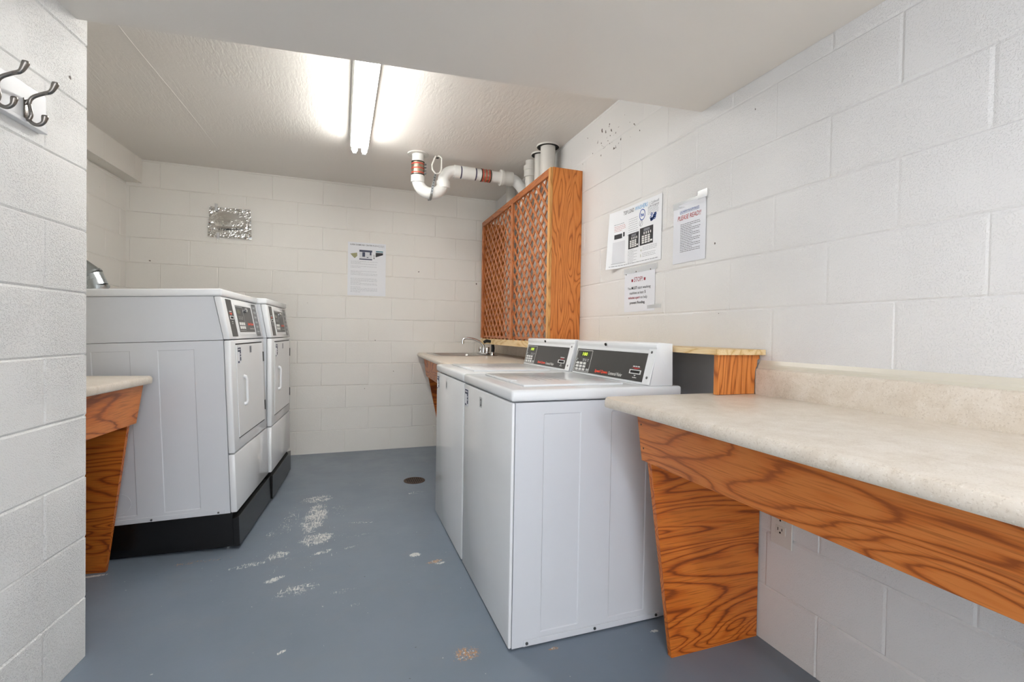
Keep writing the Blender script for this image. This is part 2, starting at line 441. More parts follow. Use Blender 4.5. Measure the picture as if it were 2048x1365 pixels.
def blocks(bm, F, a0, a1, z0, z1, phase_even, e0=0, e1=0, depth=.003, cham=.005, vdepth=.0015, vcham=.005, thick=.12, jit=.0008, seed=1, holes=None):
    """concrete block wall: every block raised from the joints, joints 0.2032 m apart; b is height"""
    rn = random.Random(seed); H, L = .2032, .4064
    slab(bm, F, a0+e0, a1-e1, z0, z1, -thick, -depth-.001)
    i = int(math.floor(z0/H + 1e-6)); z = i*H
    while z < z1-1e-4:
        lo, hi = max(z, z0), min(z+H, z1)
        ph = phase_even + (0 if i % 2 == 0 else L/2)
        k = math.floor((a0-ph)/L); a = ph + k*L
        while a < a1-1e-4:
            s, e = max(a, a0), min(a+L, a1)
            if e-s > .02 and hi-lo > .012:
                j = lambda: rn.uniform(-jit, jit)
                dj = j(); dl = depth if z > z0+1e-4 else 0; dh = depth if z+H < z1-1e-4 else 0
                ds = vdepth if a > a0+1e-4 else 0; de = vdepth if a+L < a1-1e-4 else 0
                if e1 and a+L >= a1-1e-4: de = 0
                y0, y1 = lo+(cham+j()*2 if dl else 0), hi-(cham+j()*2 if dh else 0)
                x0, x1 = s+(vcham+j()*3 if ds else 0), e-(vcham+j()*3 if de else 0)
                P = lambda x, y, d: bm.verts.new(F(x, y, -d))
                I = [P(x0, y0, -dj), P(x1, y0, -dj), P(x1, y1, -dj), P(x0, y1, -dj)]
                Bt = [P(x0, lo, dl), P(x1, lo, dl)]; Tp = [P(x0, hi, dh), P(x1, hi, dh)]
                Lf = [P(s, y0, ds), P(s, y1, ds)]; Rt = [P(e, y0, de), P(e, y1, de)]
                K = [P(s, lo, max(dl, ds)), P(e, lo, max(dl, de)), P(e, hi, max(dh, de)), P(s, hi, max(dh, ds))]
                bm.faces.new(I)
                for q in ((Bt[0], Bt[1], I[1], I[0]), (I[3], I[2], Tp[1], Tp[0]), (Lf[0], I[0], I[3], Lf[1]), (I[1], Rt[0], Rt[1], I[2]), (K[0], Bt[0], I[0], Lf[0]), (Bt[1], K[1], Rt[0], I[1]), (I[2], Rt[1], K[2], Tp[1]), (Lf[1], I[3], Tp[0], K[3])):
                    bm.faces.new(q)
            a += L
        z += H; i += 1
    return bm

# ================================================================== THE ROOM
XR, YB, ZC, ZL = 1.471, 4.585, 2.45, 2.09
YREAR = -2.6
# right wall: viewer looks along +X, so a = -Y
FR = Frame((XR, 0, 0), (0,-1,0), (0,0,1))
struct('wall_right', blocks(NB(), FR, -YB-.1, -YREAR, 0, 2.5, -.690, depth=.0030, cham=.0065, vdepth=.0017, vcham=.0065, jit=.0012, seed=3), 'wall_pipe')
FB = Frame((0, YB, 0), (1,0,0), (0,0,1))
struct('wall_back', blocks(NB(), FB, -1.62, XR, 0, 2.5, -1.178, depth=.0042, cham=.0048, vdepth=.0032, vcham=.0048, jit=.0012, seed=5), 'wall')
# far left wall of the alcove (runs slightly askew to the back wall)
aw = Vector((.083, .9965, 0)); A0 = Vector((-1.61, YB, 0))
FA = Frame(A0, aw, (0,0,1))
struct('wall_left', blocks(NB(), FA, -2.75, .05, 0, 2.5, .12, depth=.0036, cham=.005, vdepth=.003, seed=6), 'wall')
# near left wall: the corner at E, running back past the camera
E0 = Vector((-.797, 1.965, 0)); lw = Vector((.116, .99325, 0)); ln_ = Vector((.99325, -.116, 0))
FL = Frame(E0, lw, (0,0,1))
bm = blocks(NB(), FL, -4.62, 0, 0, 2.44, -.19, e1=.006, depth=.0045, cham=.0055, vdepth=.0018, vcham=.008, seed=8, thick=.3)
FLr = Frame(E0, -ln_, (0,0,1))     # return face towards the alcove
blocks(bm, FLr, 0, 1.06, 0, 2.44, 0, e0=.006, depth=.0045, cham=.0055, seed=9, thick=.3)
struct('wall_left_near', bm, 'wall_near')
bm = NB(); prism(bm, [(-2.3, YREAR), (XR+.02, YREAR), (XR+.02, YB+.02), (-2.3, YB+.02)], 2, -.1, 0)
struct('floor', bm, 'floor')
bm = NB(); box(bm, -2.3, XR+.02, 1.2, YB+.02, ZC, ZC+.1)
tube(bm, smooth_path([(-.945, 2.40, ZC), (-.939, 2.711, ZC), (-.90, 3.4, ZC), (-.876, 4.05, ZC)], 6), .0012, 6)
struct('ceiling', bm, 'ceil')
# the lowered ceiling over the near half of the room, its edge a little askew
bm = NB(); prism(bm, [(-1.6, YREAR), (XR, YREAR), (XR, 1.682), (-.80, 1.914), (-1.6, 1.99)], 2, ZL, ZC+.05)
struct('ceiling_low', bm, 'ceil_low')
# soffit along the far left wall
FS = Frame(A0 + Vector((.107, 0, 0)), aw, (0,0,1))
bm = NB(); slab(bm, FS, -2.4, 0.0, 2.262, ZC, -.16, 0)
struct('trim_1', bm, 'soffit')
bm = NB()
for a in (-.115, -.53, -.94, -1.35): slab(bm, FS, a-.003, a+.003, 2.262, ZC, 0, .0012)
join(NB(), bm) if False else struct('trim_2', bm, 'soffit')
# painted cove strip above the right-hand backsplash
bm = NB(); prism(bm, [(XR, .985), (XR-.013, .985), (XR-.011, 1.006), (XR-.006, 1.012), (XR, 1.026)], 1, YREAR, 1.343)
struct('trim_3', bm, 'cove')

# ================================================================== LIGHTS OF THE ROOM
def fixture(xc, y0, y1, ztop, mat, label, ang=0):
    t = empty('fluorescent_light', (xc, (y0+y1)/2, ztop), label, 'ceiling light')
    b = NB(); prism(b, [(xc-.068, ztop), (xc-.058, ztop-.062), (xc+.058, ztop-.062), (xc+.068, ztop)], 1, y0, y1)
    obj('housing', b, 'fixture', t)
    for dx in (-.032, .032):
        b = NB(); tube(b, [(xc+dx, y0+.03, ztop-.088), (xc+dx, y1-.03, ztop-.088)], .019, 14)
        obj('lamp_tube', b, mat, t, smooth=True)
        for yy in (y0+.005, y1-.025):
            b = NB(); box(b, xc+dx-.012, xc+dx+.012, yy, yy+.020, ztop-.110, ztop-.060, .003)
            obj('lamp_holder', b, 'fixture', t)
    return t
fixture(.108, 2.20, 3.50, ZC, 'tube', 'bright twin tube fluorescent strip light on the alcove ceiling')
fixture(.16, -1.75, .05, ZL, 'tube_rear', 'twin tube fluorescent strip light under the lowered ceiling behind the viewpoint')

# ================================================================== RIGHT FOLDING COUNTER
CZ = .900
t = empty('folding_counter', (1.2, 0, 0), 'long beige laminate counter with oak apron along the right wall', 'counter')
b = NB(); prism(b, [(XR-.003, CZ), (.858, CZ), (.850, CZ-.004), (.846, CZ-.012), (.846, CZ-.030), (.850, CZ-.036), (.858, CZ-.038), (XR-.003, CZ-.038)], 1, -2.3, 1.402)
obj('worktop', b, 'laminate', t, smooth=True)
b = NB(); prism(b, [(XR-.003, CZ), (1.449, CZ), (1.449, CZ+.085), (1.452, CZ+.093), (1.458, CZ+.097), (XR-.003, CZ+.097)], 1, -2.3, 1.343)
obj('backsplash', b, 'laminate', t, smooth=True)
b = NB(); prism(b, [(.934, CZ-.038), (.954, CZ-.038), (.978, .690), (.958, .690)], 1, -2.28, 1.345, .0012)
ap = obj('apron', b, 'oak_apron_y', t)
for z in (.815, .735):
    b = NB(); x = .934+(CZ-.038-z)*.1395; tube(b, [(x-.0004, 1.327, z), (x+.003, 1.327, z)], .0035, 8); obj('nail_hole', b, 'iron', ap)
for y in (1.325, -2.27):
    b = NB(); prism(b, [(.9555, CZ-.038), (.982, .683), (1.083, .0), (XR-.006, .0), (XR-.006, CZ-.038)], 1, y, y+.020, .001)
    obj('leg_panel', b, 'oak_leg_x', t)

# ================================================================== SHELF BEHIND THE WASHERS
t = empty('utility_shelf', (1.35, 2.0, .9), 'pale plywood shelf on the right wall behind the washers', 'shelf')
b = NB(); box(b, 1.243, XR-.002, 1.318, 2.762, 1.046, 1.066, .001)
obj('shelf_board', b, 'plywood', t)
b = NB(); prism(b, [(1.272, .9012), (1.447, .9012), (1.447, .985), (1.452, 1.0), (1.457, 1.002), (1.457, 1.027), (XR-.002, 1.031), (XR-.002, 1.046), (1.272, 1.046)], 1, 1.345, 1.363, .0008)
obj('end_panel', b, 'oak_panel_z', t)
b = NB(); box(b, 1.44, XR-.002, 1.404, 2.76, .05, 1.046)
obj('back_board', b, 'board', t)

# ================================================================== LATTICE SCREEN
YL0, YL1, XL = 2.765, 4.309, 1.257
t = empty('lattice_screen', (1.36, 3.5, 1.02), 'oak framed lattice screen boxed in around pipes on the right wall', 'lattice screen')
b = NB(); box(b, XL+.002, XR-.002, YL0, YL0+.018, 1.068, 2.176, .001); obj('side_panel', b, 'oak_panel_z', t, label='near side panel of bold grained oak plywood')
b = NB(); box(b, XL+.002, XR-.002, YL1-.018, YL1, 1.02, 2.14, .001); obj('side_panel', b, 'oak_panel_z', t)
b = NB(); box(b, XL-.016, XL+.001, YL0, YL0+.034, 1.068, 2.172, .0015); obj('stile', b, 'oak_light', t, label='pale honey coloured near stile')
b = NB(); box(b, XL-.016, XL+.001, 3.465, 3.502, 1.066, 2.118, .0015); obj('stile', b, 'oak_slat', t)
b = NB(); box(b, XL-.016, XL+.001, YL1-.032, YL1, 1.066, 2.118, .0015); obj('stile', b, 'oak_slat', t)
b = NB(); prism(b, [(YL0+.0345, 2.125), (YL0+.0345, 2.172), (YL1, 2.148), (YL1, 2.105)], 0, XL-.016, XL+.001, .001); obj('top_rail', b, 'oak_rail_y', t)
b = NB(); box(b, XL-.016, XL+.001, YL0+.0345, YL1, 1.012, 1.060, .0015); obj('bottom_rail', b, 'plywood', t, label='pale bottom rail')
b = NB(); box(b, XL+.002, XR-.002, YL0+.02, YL1-.02, 1.070, 1.085); obj('bottom_board', b, 'oak_rail_y', t)
def clip_strip(p, d, hw, y0, y1, z0, z1):
    n = (-d[1], d[0]); R = 3.0
    P = [(p[0]+d[0]*s*R+n[0]*q*hw, p[1]+d[1]*s*R+n[1]*q*hw) for s, q in ((-1,-1), (1,-1), (1,1), (-1,1))]
    for (ax, val, sg) in ((0, y0, 1), (0, y1, -1), (1, z0, 1), (1, z1, -1)):
        Q = []
        for i in range(len(P)):
            a, c = P[i], P[(i+1) % len(P)]; da, dc = (a[ax]-val)*sg, (c[ax]-val)*sg
            if da >= 0: Q.append(a)
            if da*dc < 0:
                k = da/(da-dc); Q.append((a[0]+(c[0]-a[0])*k, a[1]+(c[1]-a[1])*k))
        P = Q
        if len(P) < 3: return None
    return P
for (y0, y1) in ((YL0+.030, 3.470), (3.497, YL1-.028)):
    b = NB(); r2 = math.sqrt(.5)
    for (d, x0) in (((r2, r2), XL+.0015), ((r2, -r2), XL+.0075)):
        for k in range(-24, 25):
            off = k*.0695
            P = clip_strip((3.5 + -d[1]*off*1.0, 1.6 + d[0]*off), d, .0102, y0, y1, 1.056, 2.135)
            if P: prism(b, P, 0, x0, x0+.0055)
    obj('lattice_panel', b, 'oak_slat', t)

# ================================================================== PIPES
def vpipe(x, y, r, label, mat='pvc_old', ring=None, top=ZC, hub=None):
    t = empty('vent_pipe', (x, y, 1.086), label, 'pipe', 'pipes inside the lattice screen')
    b = NB(); tube(b, [(x, y, 1.086), (x, y, top)], r, 24); obj('pipe', b, mat, t, smooth=True)
    if ring:
        b = NB(); ringtube(b, (x, y, top), (0,0,-1), r+.004, ring, 0, .010); obj('sleeve_gap', b, 'shadow_black', t, smooth=True, label='dark open sleeve where the pipe passes the ceiling')
        b = NB(); ringtube(b, (x, y, top), (0,0,-1), ring, ring+.003, 0, .010); obj('sleeve_rim', b, 'pvc_old', t, smooth=True)
    if hub:
        b = NB(); tube(b, [(x, y, hub-.05), (x, y, hub)], r+.010, 24); tube(b, [(x, y, hub), (x, y, hub+.035)], r+.014, 24); obj('coupling', b, mat, t, smooth=True)
    return t
vpipe(1.375, 3.115, .053, 'widest white pipe above the lattice screen, nearest the right wall', ring=.078)
vpipe(1.385, 3.275, .043, 'white pipe just left of the widest pipe above the lattice', ring=.066)
vpipe(1.375, 3.435, .043, 'white pipe with a hubbed coupling below the ceiling above the lattice', hub=2.375)
vpipe(1.39, 3.93, .045, 'white pipe behind the trap outlet, nearest the back wall')

PY = 3.62
t = empty('drain_trap', (.533, PY, ZC), 'white drain pipe with a trap bend hanging below the ceiling', 'pipe')
pr = .0445
b = NB()
path = [(.533, PY, ZC), (.533, PY, 2.262)] + arc((.6305, 2.262), .0975, PI, 2*PI, 16, y=PY)[1:] + [(.728, PY, 2.268)] + arc((.815, 2.268), .087, PI, PI/2, 10, y=PY)[1:] + [(1.27, PY, 2.355)] + arc((1.27, 2.255), .10, PI/2, PI/4, 5, y=PY)[1:] + [(1.375, PY, 2.2915), (1.392, PY, 2.26), (1.395, PY, 2.22), (1.395, PY, 1.086)]
tube(b, path, pr, 24); obj('pipe', b, 'pvc', t, smooth=True)
def collar(name, c0, c1, r, mat, **kw):
    b = NB(); tube(b, [c0, c1], r, 28); return obj(name, b, mat, t, smooth=True, **kw)
collar('socket', (.533, PY, 2.285), (.533, PY, 2.235), .0505, 'pvc')
collar('socket', (.728, PY, 2.215), (.728, PY, 2.268), .0515, 'pvc')
collar('socket', (.808, PY, 2.355), (.855, PY, 2.355), .0505, 'pvc')
collar('socket', (.872, PY, 2.355), (.972, PY, 2.355), .0500, 'pvc')
collar('cleanout_collar', (1.185, PY, 2.355), (1.207, PY, 2.355), .0630, 'pvc_old')
collar('socket', (1.207, PY, 2.355), (1.285, PY, 2.355), .0560, 'pvc_old')
collar('primer_band', (.856, PY, 2.355), (.866, PY, 2.355), .0460, 'primer', label='smear of purple primer')
collar('primer_band', (.974, PY, 2.355), (.984, PY, 2.355), .0460, 'primer', label='smear of purple primer')
def coupling(c, ax, L):
    ax = Vector(ax); c = Vector(c)
    b = NB(); tube(b, [c-ax*L/2, c+ax*L/2], .0485, 28); o = obj('clamp_coupling', b, 'clampband', t, smooth=True, label='steel clamp coupling with red bands')
    for k in (-.33, -.02, .30):
        b = NB(); tube(b, [c+ax*(L*k-.004), c+ax*(L*k+.004)], .0496, 28); obj('clamp_band', b, 'red', o, smooth=True, label='red band')
    for k in (-.45, .45):
        b = NB(); tube(b, [c+ax*(L*k-.003), c+ax*(L*k+.003)], .0496, 28); obj('rubber_edge', b, 'shadow_black', o, smooth=True)
    return o
o = coupling((.533, PY, 2.337), (0,0,1), .105)
for z in (2.30, 2.322, 2.345, 2.368):
    b = NB(); box(b, .575, .592, PY-.035, PY-.020, z-.005, z+.005, .002); obj('clamp_screw', b, 'screw', o)
coupling((1.062, PY, 2.355), (1,0,0), .082)
b = NB(); ringtube(b, (.533, PY, ZC), (0,0,-1), .046, .078, 0, .008); obj('ceiling_ring', b, 'pvc_old', t, smooth=True)
h = empty('pipe_hanger', (.672, PY, ZC), 'white loop hanger with perforated strap holding the trap bend', 'pipe hanger')
b = NB(); loop = [(.672, PY-.002, 2.449), (.655, PY-.055, 2.43), (.628, PY-.062, 2.36), (.632, PY-.062, 2.325), (.655, PY-.062, 2.298), (.685, PY-.062, 2.305), (.700, PY-.060, 2.335), (.702, PY-.058, 2.42), (.688, PY-.045, 2.44), (.674, PY-.004, 2.4495)]
tube(b, loop, .0065, 8); obj('loop', b, 'pvc_old', h, smooth=True)
b = NB(); box(b, .655, .690, PY-.015, PY+.015, 2.440, 2.4495, .001); obj('ceiling_bracket', b, 'shadow_black', h)
b = NB(); ribbon(b, [(.655, PY-.066, 2.300), (.645, PY-.066, 2.25), (.636, PY-.060, 2.20), (.630, PY-.049, 2.150), (.627, PY-.030, 2.120), (.626, PY+.0, 2.1125), (.626, PY+.030, 2.120), (.627, PY+.049, 2.15)], (.0095, 0, .002), .0008); obj('perforated_strap', b, 'zinc', h, smooth=True)
b = NB()
for (x, y, z) in ((.6525, .0675, 2.288), (.6485, .0677, 2.268), (.6448, .0676, 2.248), (.641, .0655, 2.228), (.6375, .0628, 2.208), (.6345, .0592, 2.188), (.632, .0552, 2.168)):
    tube(b, [(x, PY-y+.001, z), (x, PY-y-.0012, z)], .0034, 8)
obj('strap_holes', b, 'shadow_black', h)

# ================================================================== SINK COUNTER
SZ = .912
def xf(y): return .655 + (.71-.655)*(y-2.93)/(4.58-2.93)
t = empty('sink_counter', (1.1, 3.75, 0), 'beige laminate sink counter with oak apron in the back right corner', 'counter')
b = NB()
for (ya, yb, xa, xb) in ((2.935, 3.955, None, XR-.003), (4.435, YB-.004, None, XR-.003), (3.955, 4.435, None, .795), (3.955, 4.435, 1.185, XR-.003)):
    l0 = xf(ya) if xa is None else xa; l1 = xf(yb) if xa is None else xa
    prism(b, [(l0, ya), (xb, ya), (xb, yb), (l1, yb)], 2, SZ-.038, SZ)
tube(b, [(xf(2.935), 2.935, SZ-.019), (xf(YB-.004), YB-.004, SZ-.019)], .019, 12)
obj('worktop', b, 'laminate', t)
b = NB(); box(b, 1.450, XR-.003, 2.935, YB-.004, SZ, 1.006, .004); obj('backsplash', b, 'laminate', t)
def qbar(x0, x1, w, ya, yb, z0, z1):
    b = NB(); prism(b, [(x0, ya), (x0+w, ya), (x1+w, yb), (x1, yb)], 2, z0, z1); return b
b = qbar(xf(2.94)+.040, xf(4.55)+.040, .020, 2.94, 4.553, .690, SZ-.038)
for v in b.verts: v.co.x += (SZ-.038-v.co.z)*.14
obj('apron', b, 'oak_apron_y', t)
for y in (4.556, 2.95):
    b = NB(); prism(b, [(xf(y)+.062, SZ-.038), (xf(y)+.088, .69), (.945, 0), (XR-.006, 0), (XR-.006, SZ-.038)] if y > 4 else [(xf(y)+.08, SZ-.038), (xf(y)+.08, .70), (.93, 0), (XR-.006, 0), (XR-.006, SZ-.038)], 1, y, y+.020)
    obj('leg_panel', b, 'oak_leg_x', t)
t = empty('sink', (1.02, 4.19, SZ), 'stainless steel drop-in sink in the back corner counter', 'sink')
b = NB()
X0, X1, Y0, Y1 = .752, 1.300, 3.925, 4.465; bx0, bx1, by0, by1 = .802, 1.178, 3.962, 4.428
def ringq(pts): return [b.verts.new(p) for p in pts]
def rr(x0, x1, y0, y1, r, z, n=5):
    out = []
    for (cx, cy, a) in ((x1-r, y1-r, 0), (x0+r, y1-r, 90), (x0+r, y0+r, 180), (x1-r, y0+r, 270)):
        for i in range(n+1):
            th = math.radians(a + 90*i/n); out.append((cx+r*math.cos(th), cy+r*math.sin(th), z))
    return out
rings = [rr(X0, X1, Y0, Y1, .03, SZ+.0005), rr(X0+.004, X1-.004, Y0+.004, Y1-.004, .03, SZ+.0045), rr(bx0, bx1, by0, by1, .05, SZ+.003), rr(bx0+.008, bx1-.008, by0+.008, by1-.008, .05, SZ-.010), rr(bx0+.03, bx1-.03, by0+.03, by1-.03, .06, SZ-.150), rr(bx0+.14, bx1-.14, by0+.18, by1-.18, .04, SZ-.156)]
R = [ringq(x) for x in rings]; n = len(R[0])
for i in range(len(R)-1):
    for j in range(n): b.faces.new((R[i][j], R[i][(j+1) % n], R[i+1][(j+1) % n], R[i+1][j]))
b.faces.new(R[-1])
obj('basin', b, 'steel', t, smooth=True)
b = NB(); tube(b, [(.99, 4.195, SZ-.155), (.99, 4.195, SZ-.150)], .045, 20); obj('drain_strainer', b, 'chrome', t, smooth=True)
# faucet on the rear ledge of the sink
FX, FY = 1.232, 4.165
t = empty('faucet', (FX, FY, SZ+.005), 'chrome two handle faucet with a long curved spout', 'faucet')
b = NB(); box(b, FX-.026, FX+.026, FY-.125, FY+.125, SZ+.0045, SZ+.020, .008); obj('base', b, 'chrome', t, smooth=True)
b = NB(); tube(b, [(FX, FY, SZ+.018), (FX, FY, SZ+.062)], [.020, .017], 16); obj('spout_collar', b, 'chrome', t, smooth=True)
b = NB(); sp = [(FX, FY, SZ+.06), (FX-.004, FY, SZ+.085), (FX-.03, FY+.002, SZ+.112), (FX-.07, FY+.006, SZ+.134), (FX-.115, FY+.01, SZ+.146), (FX-.155, FY+.014, SZ+.150), (FX-.182, FY+.016, SZ+.146), (FX-.193, FY+.017, SZ+.132), (FX-.194, FY+.017, SZ+.112)]
tube(b, smooth_path(sp, 4), .0112, 12); obj('spout', b, 'chrome', t, smooth=True)
b = NB(); tube(b, [(FX-.194, FY+.017, SZ+.122), (FX-.194, FY+.017, SZ+.098)], .0125, 14); obj('aerator', b, 'chrome', t, smooth=True)
for dy in (-.10, .10):
    b = NB(); tube(b, [(FX, FY+dy, SZ+.018), (FX, FY+dy, SZ+.030), (FX, FY+dy, SZ+.034), (FX, FY+dy, SZ+.068), (FX, FY+dy, SZ+.072)], [.016, .014, .022, .024, .019], 10); obj('handle', b, 'chrome', t, smooth=True)
t = empty('sink_sprayer', (1.262, 3.985, SZ+.005), 'black pull-out side sprayer beside the chrome faucet', 'sprayer')
b = NB(); tube(b, [(1.262, 3.985, SZ+.004), (1.262, 3.985, SZ+.018), (1.262, 3.985, SZ+.040)], [.024, .018, .013], 14); obj('holder', b, 'chrome', t, smooth=True)
b = NB(); tube(b, [(1.262, 3.985, SZ+.032), (1.264, 3.985, SZ+.07), (1.260, 3.985, SZ+.105), (1.245, 3.987, SZ+.125), (1.205, 3.99, SZ+.130), (1.180, 3.992, SZ+.118)], [.015, .016, .013, .013, .015, .012], 12); obj('spray_head', b, 'shadow_black', t, smooth=True)

# ================================================================== WASHERS
def make_washer():
    WX0, WX1, WY0, WY1 = .560, 1.272, 1.535, 2.205
    t = empty('washing_machine', ((WX0+WX1)/2, (WY0+WY1)/2, 0), rot=(0,0,0))
    b = NB(); box(b, WX0, WX0+.0125, WY0, WY1, .006, .868, .0055, 3); obj('front_panel', b, 'enamel', t, smooth=True)
    FS_ = Frame((0, WY0+.0005, 0), (1,0,0), (0,0,1))
    b = NB(); plate(b, FS_, WX0+.0135, WX1, .005, .868, [(.680, .830, .045, .827), (.957, .116+1.0, .045, .827)], .0022, .0035, .010)
    box(b, WX0+.0135, WX1, WY0+.0110, WY1, .005, .868)
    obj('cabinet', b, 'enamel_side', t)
    b = NB(); slab(b, FS_, .615, 1.190, .0055, .028, .0003, .0035, .0015); k = obj('kick_strip', b, 'enamel_side', t)
    for x in (.628, .900, 1.172):
        b = NB(); tube(b, [FS_(x, .017, .0030), FS_(x, .017, .0062)], .0055, 10); obj('screw', b, 'screw', k)
    b = NB()
    for x in (WX0+.06, WX1-.06):
        for y in (WY0+.06, WY1-.06): tube(b, [(x, y, 0), (x, y, .008)], .02, 12)
    box(b, WX0+.02, WX1-.02, WY0+.02, WY1-.02, .002, .007)
    obj('base', b, 'shadow_black', t)
    b = NB(); box(b, WX0-.004, WX1+.002, WY0-.003, WY1+.003, .872, .914, .011, 3); obj('top_panel', b, 'enamel', t, smooth=True)
    b = NB(); box(b, WX0+.075, WX0+.50, WY0+.085, WY1-.085, .9135, .922, .0035, 2)
    box(b, WX0+.072, WX0+.100, WY0+.22, WY1-.22, .9138, .926, .004, 2)
    lid = obj('lid', b, 'enamel', t, smooth=True)
    FT = Frame((WX0+.075, WY1-.085, .922), (0,-1,0), (1,0,0))
    for i in range(5):
        b = NB(); dashes(b, FT, .10, .36, .12+i*.030, .0045, .0003, 30+i, .03); obj('printed_line', b, 'ink_grey', lid)
    b = NB(); tube(b, [(WX1-.19, WY0+.30, .9130), (WX1-.19, WY0+.30, .9165)], .009, 12); obj('lid_stop', b, 'shadow_black', t)
    # control console
    prof = [(1.128, .9142), (1.163, 1.052), (1.156, 1.066), (1.158, 1.078), (1.168, 1.084), (1.234, 1.080), (1.238, .9142)]
    b = NB(); prism(b, prof, 1, WY0+.008, WY1-.006, .003); con = obj('console', b, 'enamel', t, smooth=True, angle=.5)
    FC = Frame((1.128, WY0+.008, .9142), (0,-1,0), (.035, 0, .1378))       # a = -(distance from the near end)
    K = .955
    b = NB(); slab(b, FC, -.048, -.0005, .002, .147, .0010, .0050, .002); obj('end_cap', b, 'enamel', con)
    for (dy, v) in ((.026, .133), (.022, .030)):
        b = NB(); tube(b, [FC(-dy, v, .0035), FC(-dy, v, .0065)], .0055, 10); obj('screw', b, 'screw', con)
    b = NB(); p = Vector((1.1560, WY0+.008+.372, 1.067)); tube(b, [p, p+Vector((-.004, 0, -.001))], .0070, 12); obj('lock', b, 'shadow_black', con)
    b = NB(); slab(b, FC, -.645, -.052, .010, .128, .0006, .0028); pan = obj('control_panel', b, 'panel', con)
    c0 = .0028
    b = NB(); outline(b, FC, -.638, -.487, .013, .122, .0022, c0, c0+.0006); obj('keypad_border', b, 'white_print', pan)
    b = NB(); slab(b, FC, -.600, -.512, .090, .113, c0, c0+.0008); obj('display', b, 'lcd_off', pan)
    for i in range(3):
        for j in range(3):
            b = NB(); slab(b, FC, -.622+i*.0345, -.597+i*.0345, .049-j*.0155, .0605-j*.0155, c0, c0+.0020, .0005); obj('key', b, 'white_print', pan)
    b = NB(); slab(b, FC, -.515, -.492, .0185, .0300, c0, c0+.0020, .0005); obj('start_key', b, 'grey_key', pan)
    b = NB()
    for i in range(4):
        dashes(b, FC, -.634+(0 if i == 0 else .045+i*.022), -.617+(0 if i == 0 else .045+i*.022), .0735, .004, c0, 50+i, .006)
        dashes(b, FC, -.634+(0 if i == 0 else .045+i*.022), -.620+(0 if i == 0 else .045+i*.022), .0660, .004, c0, 60+i, .006)
    for j in range(3): dashes(b, FC, -.635, -.625, .0525-j*.0155, .004, c0, 70+j, .008)
    obj('key_legend', b, 'grey_key', pan)
    b = NB(); text(b, FC, 'Speed Queen', -.430, .0165, .114, .0185, c0+.0004, .045, .25); obj('lettering', b, 'logo_red', pan, label='orange red italic lettering')
    b = NB(); text(b, FC, 'Commercial Washer', -.308, .0185, .110, .0155, c0+.0004, .018, .25); obj('lettering', b, 'white_print', pan, label='white italic lettering')
    b = NB(); outline(b, FC, -.146, -.070, .0385, .0560, .003, c0, c0+.004); sl = obj('card_slot', b, 'white_print', pan)
    b = NB(); slab(b, FC, -.143, -.073, .0415, .0530, c0, c0+.0010); obj('slot_opening', b, 'shadow_black', sl)
    b = NB(); poly(b, FC, [(-.140, .0650), (-.108, .0580), (-.076, .0650)], c0, c0+.0006); obj('slot_arrow', b, 'ink_red', sl)
    b = NB(); dashes(b, FC, -.132, -.080, .0680, .0042, c0, 81, .014); obj('slot_caption', b, 'white_print', sl)
    b = NB(); poly(b, FC, [(-.116, .0345), (-.108, .0290), (-.100, .0345)], c0, c0+.0006); obj('slot_mark', b, 'white_print', sl)
    b = NB(); dashes(b, FC, -.122, -.094, .0220, .0035, c0, 82, .012); obj('slot_caption', b, 'white_print', sl)
    # square label by the far top corner of the front
    FF = Frame((WX0, WY1, 0), (0,-1,0), (0,0,1))
    b = NB(); slab(b, FF, .014, .074, .765, .846, .0001, .0006); lb = obj('service_label', b, 'paper_gloss', t)
    b = NB(); slab(b, FF, .016, .072, .822, .844, .0006, .0009); slab(b, FF, .052, .072, .778, .822, .0006, .0009); slab(b, FF, .016, .040, .767, .776, .0006, .0009); obj('label_print', b, 'ink_navy', lb)
    b = NB(); dashes(b, FF, .054, .070, .808, .005, .0010, 5, .01); dashes(b, FF, .054, .070, .794, .005, .0010, 6, .01); dashes(b, FF, .022, .060, .831, .006, .0010, 7, .015); obj('label_text', b, 'paper_gloss', lb)
    return t, con, pan
def washer_number(t, s, dy, a):
    FF = Frame((.560, 2.205+dy, 0), (0,-1,0), (0,0,1))
    b = NB(); slab(b, FF, a, a+.036, .795, .838, .0001, .0005); st = obj('number_sticker', b, 'grey_key', t)
    b = NB(); text(b, FF, s, a+(.010 if s == '2' else .014), .802, .016 if s == '2' else .009, .029, .0007, .02); obj('numeral', b, 'ink', st)
def washer_digits(t, pan, s, dy):
    FC = Frame((1.128, 1.535+dy+.008, .9142), (0,-1,0), (.035, 0, .1378))
    b = NB(); text(b, FC, s, -.580, .0935, .048, .0165, .0040, .012, .1); obj('display_digits', b, 'lcd', pan)
w2, con2, pan2 = make_washer()
w1 = dup_tree(w2); w1.location.y += .690
pan1 = [c for c in [k for k in w1.children if k.name.startswith('console')][0].children if c.name.startswith('control_panel')][0]
tag(w2, 'nearer white top load washer, numbered 2, beside the right counter', 'washing machine', 'top load washers')
tag(w1, 'farther white top load washer, between the nearer washer and the sink counter', 'washing machine', 'top load washers')
washer_number(w2, '2', 0, .205+.06); washer_number(w1, '1', .69, .205+.06)
washer_digits(w2, pan2, '100', 0); washer_digits(w1, pan1, '100', .69)

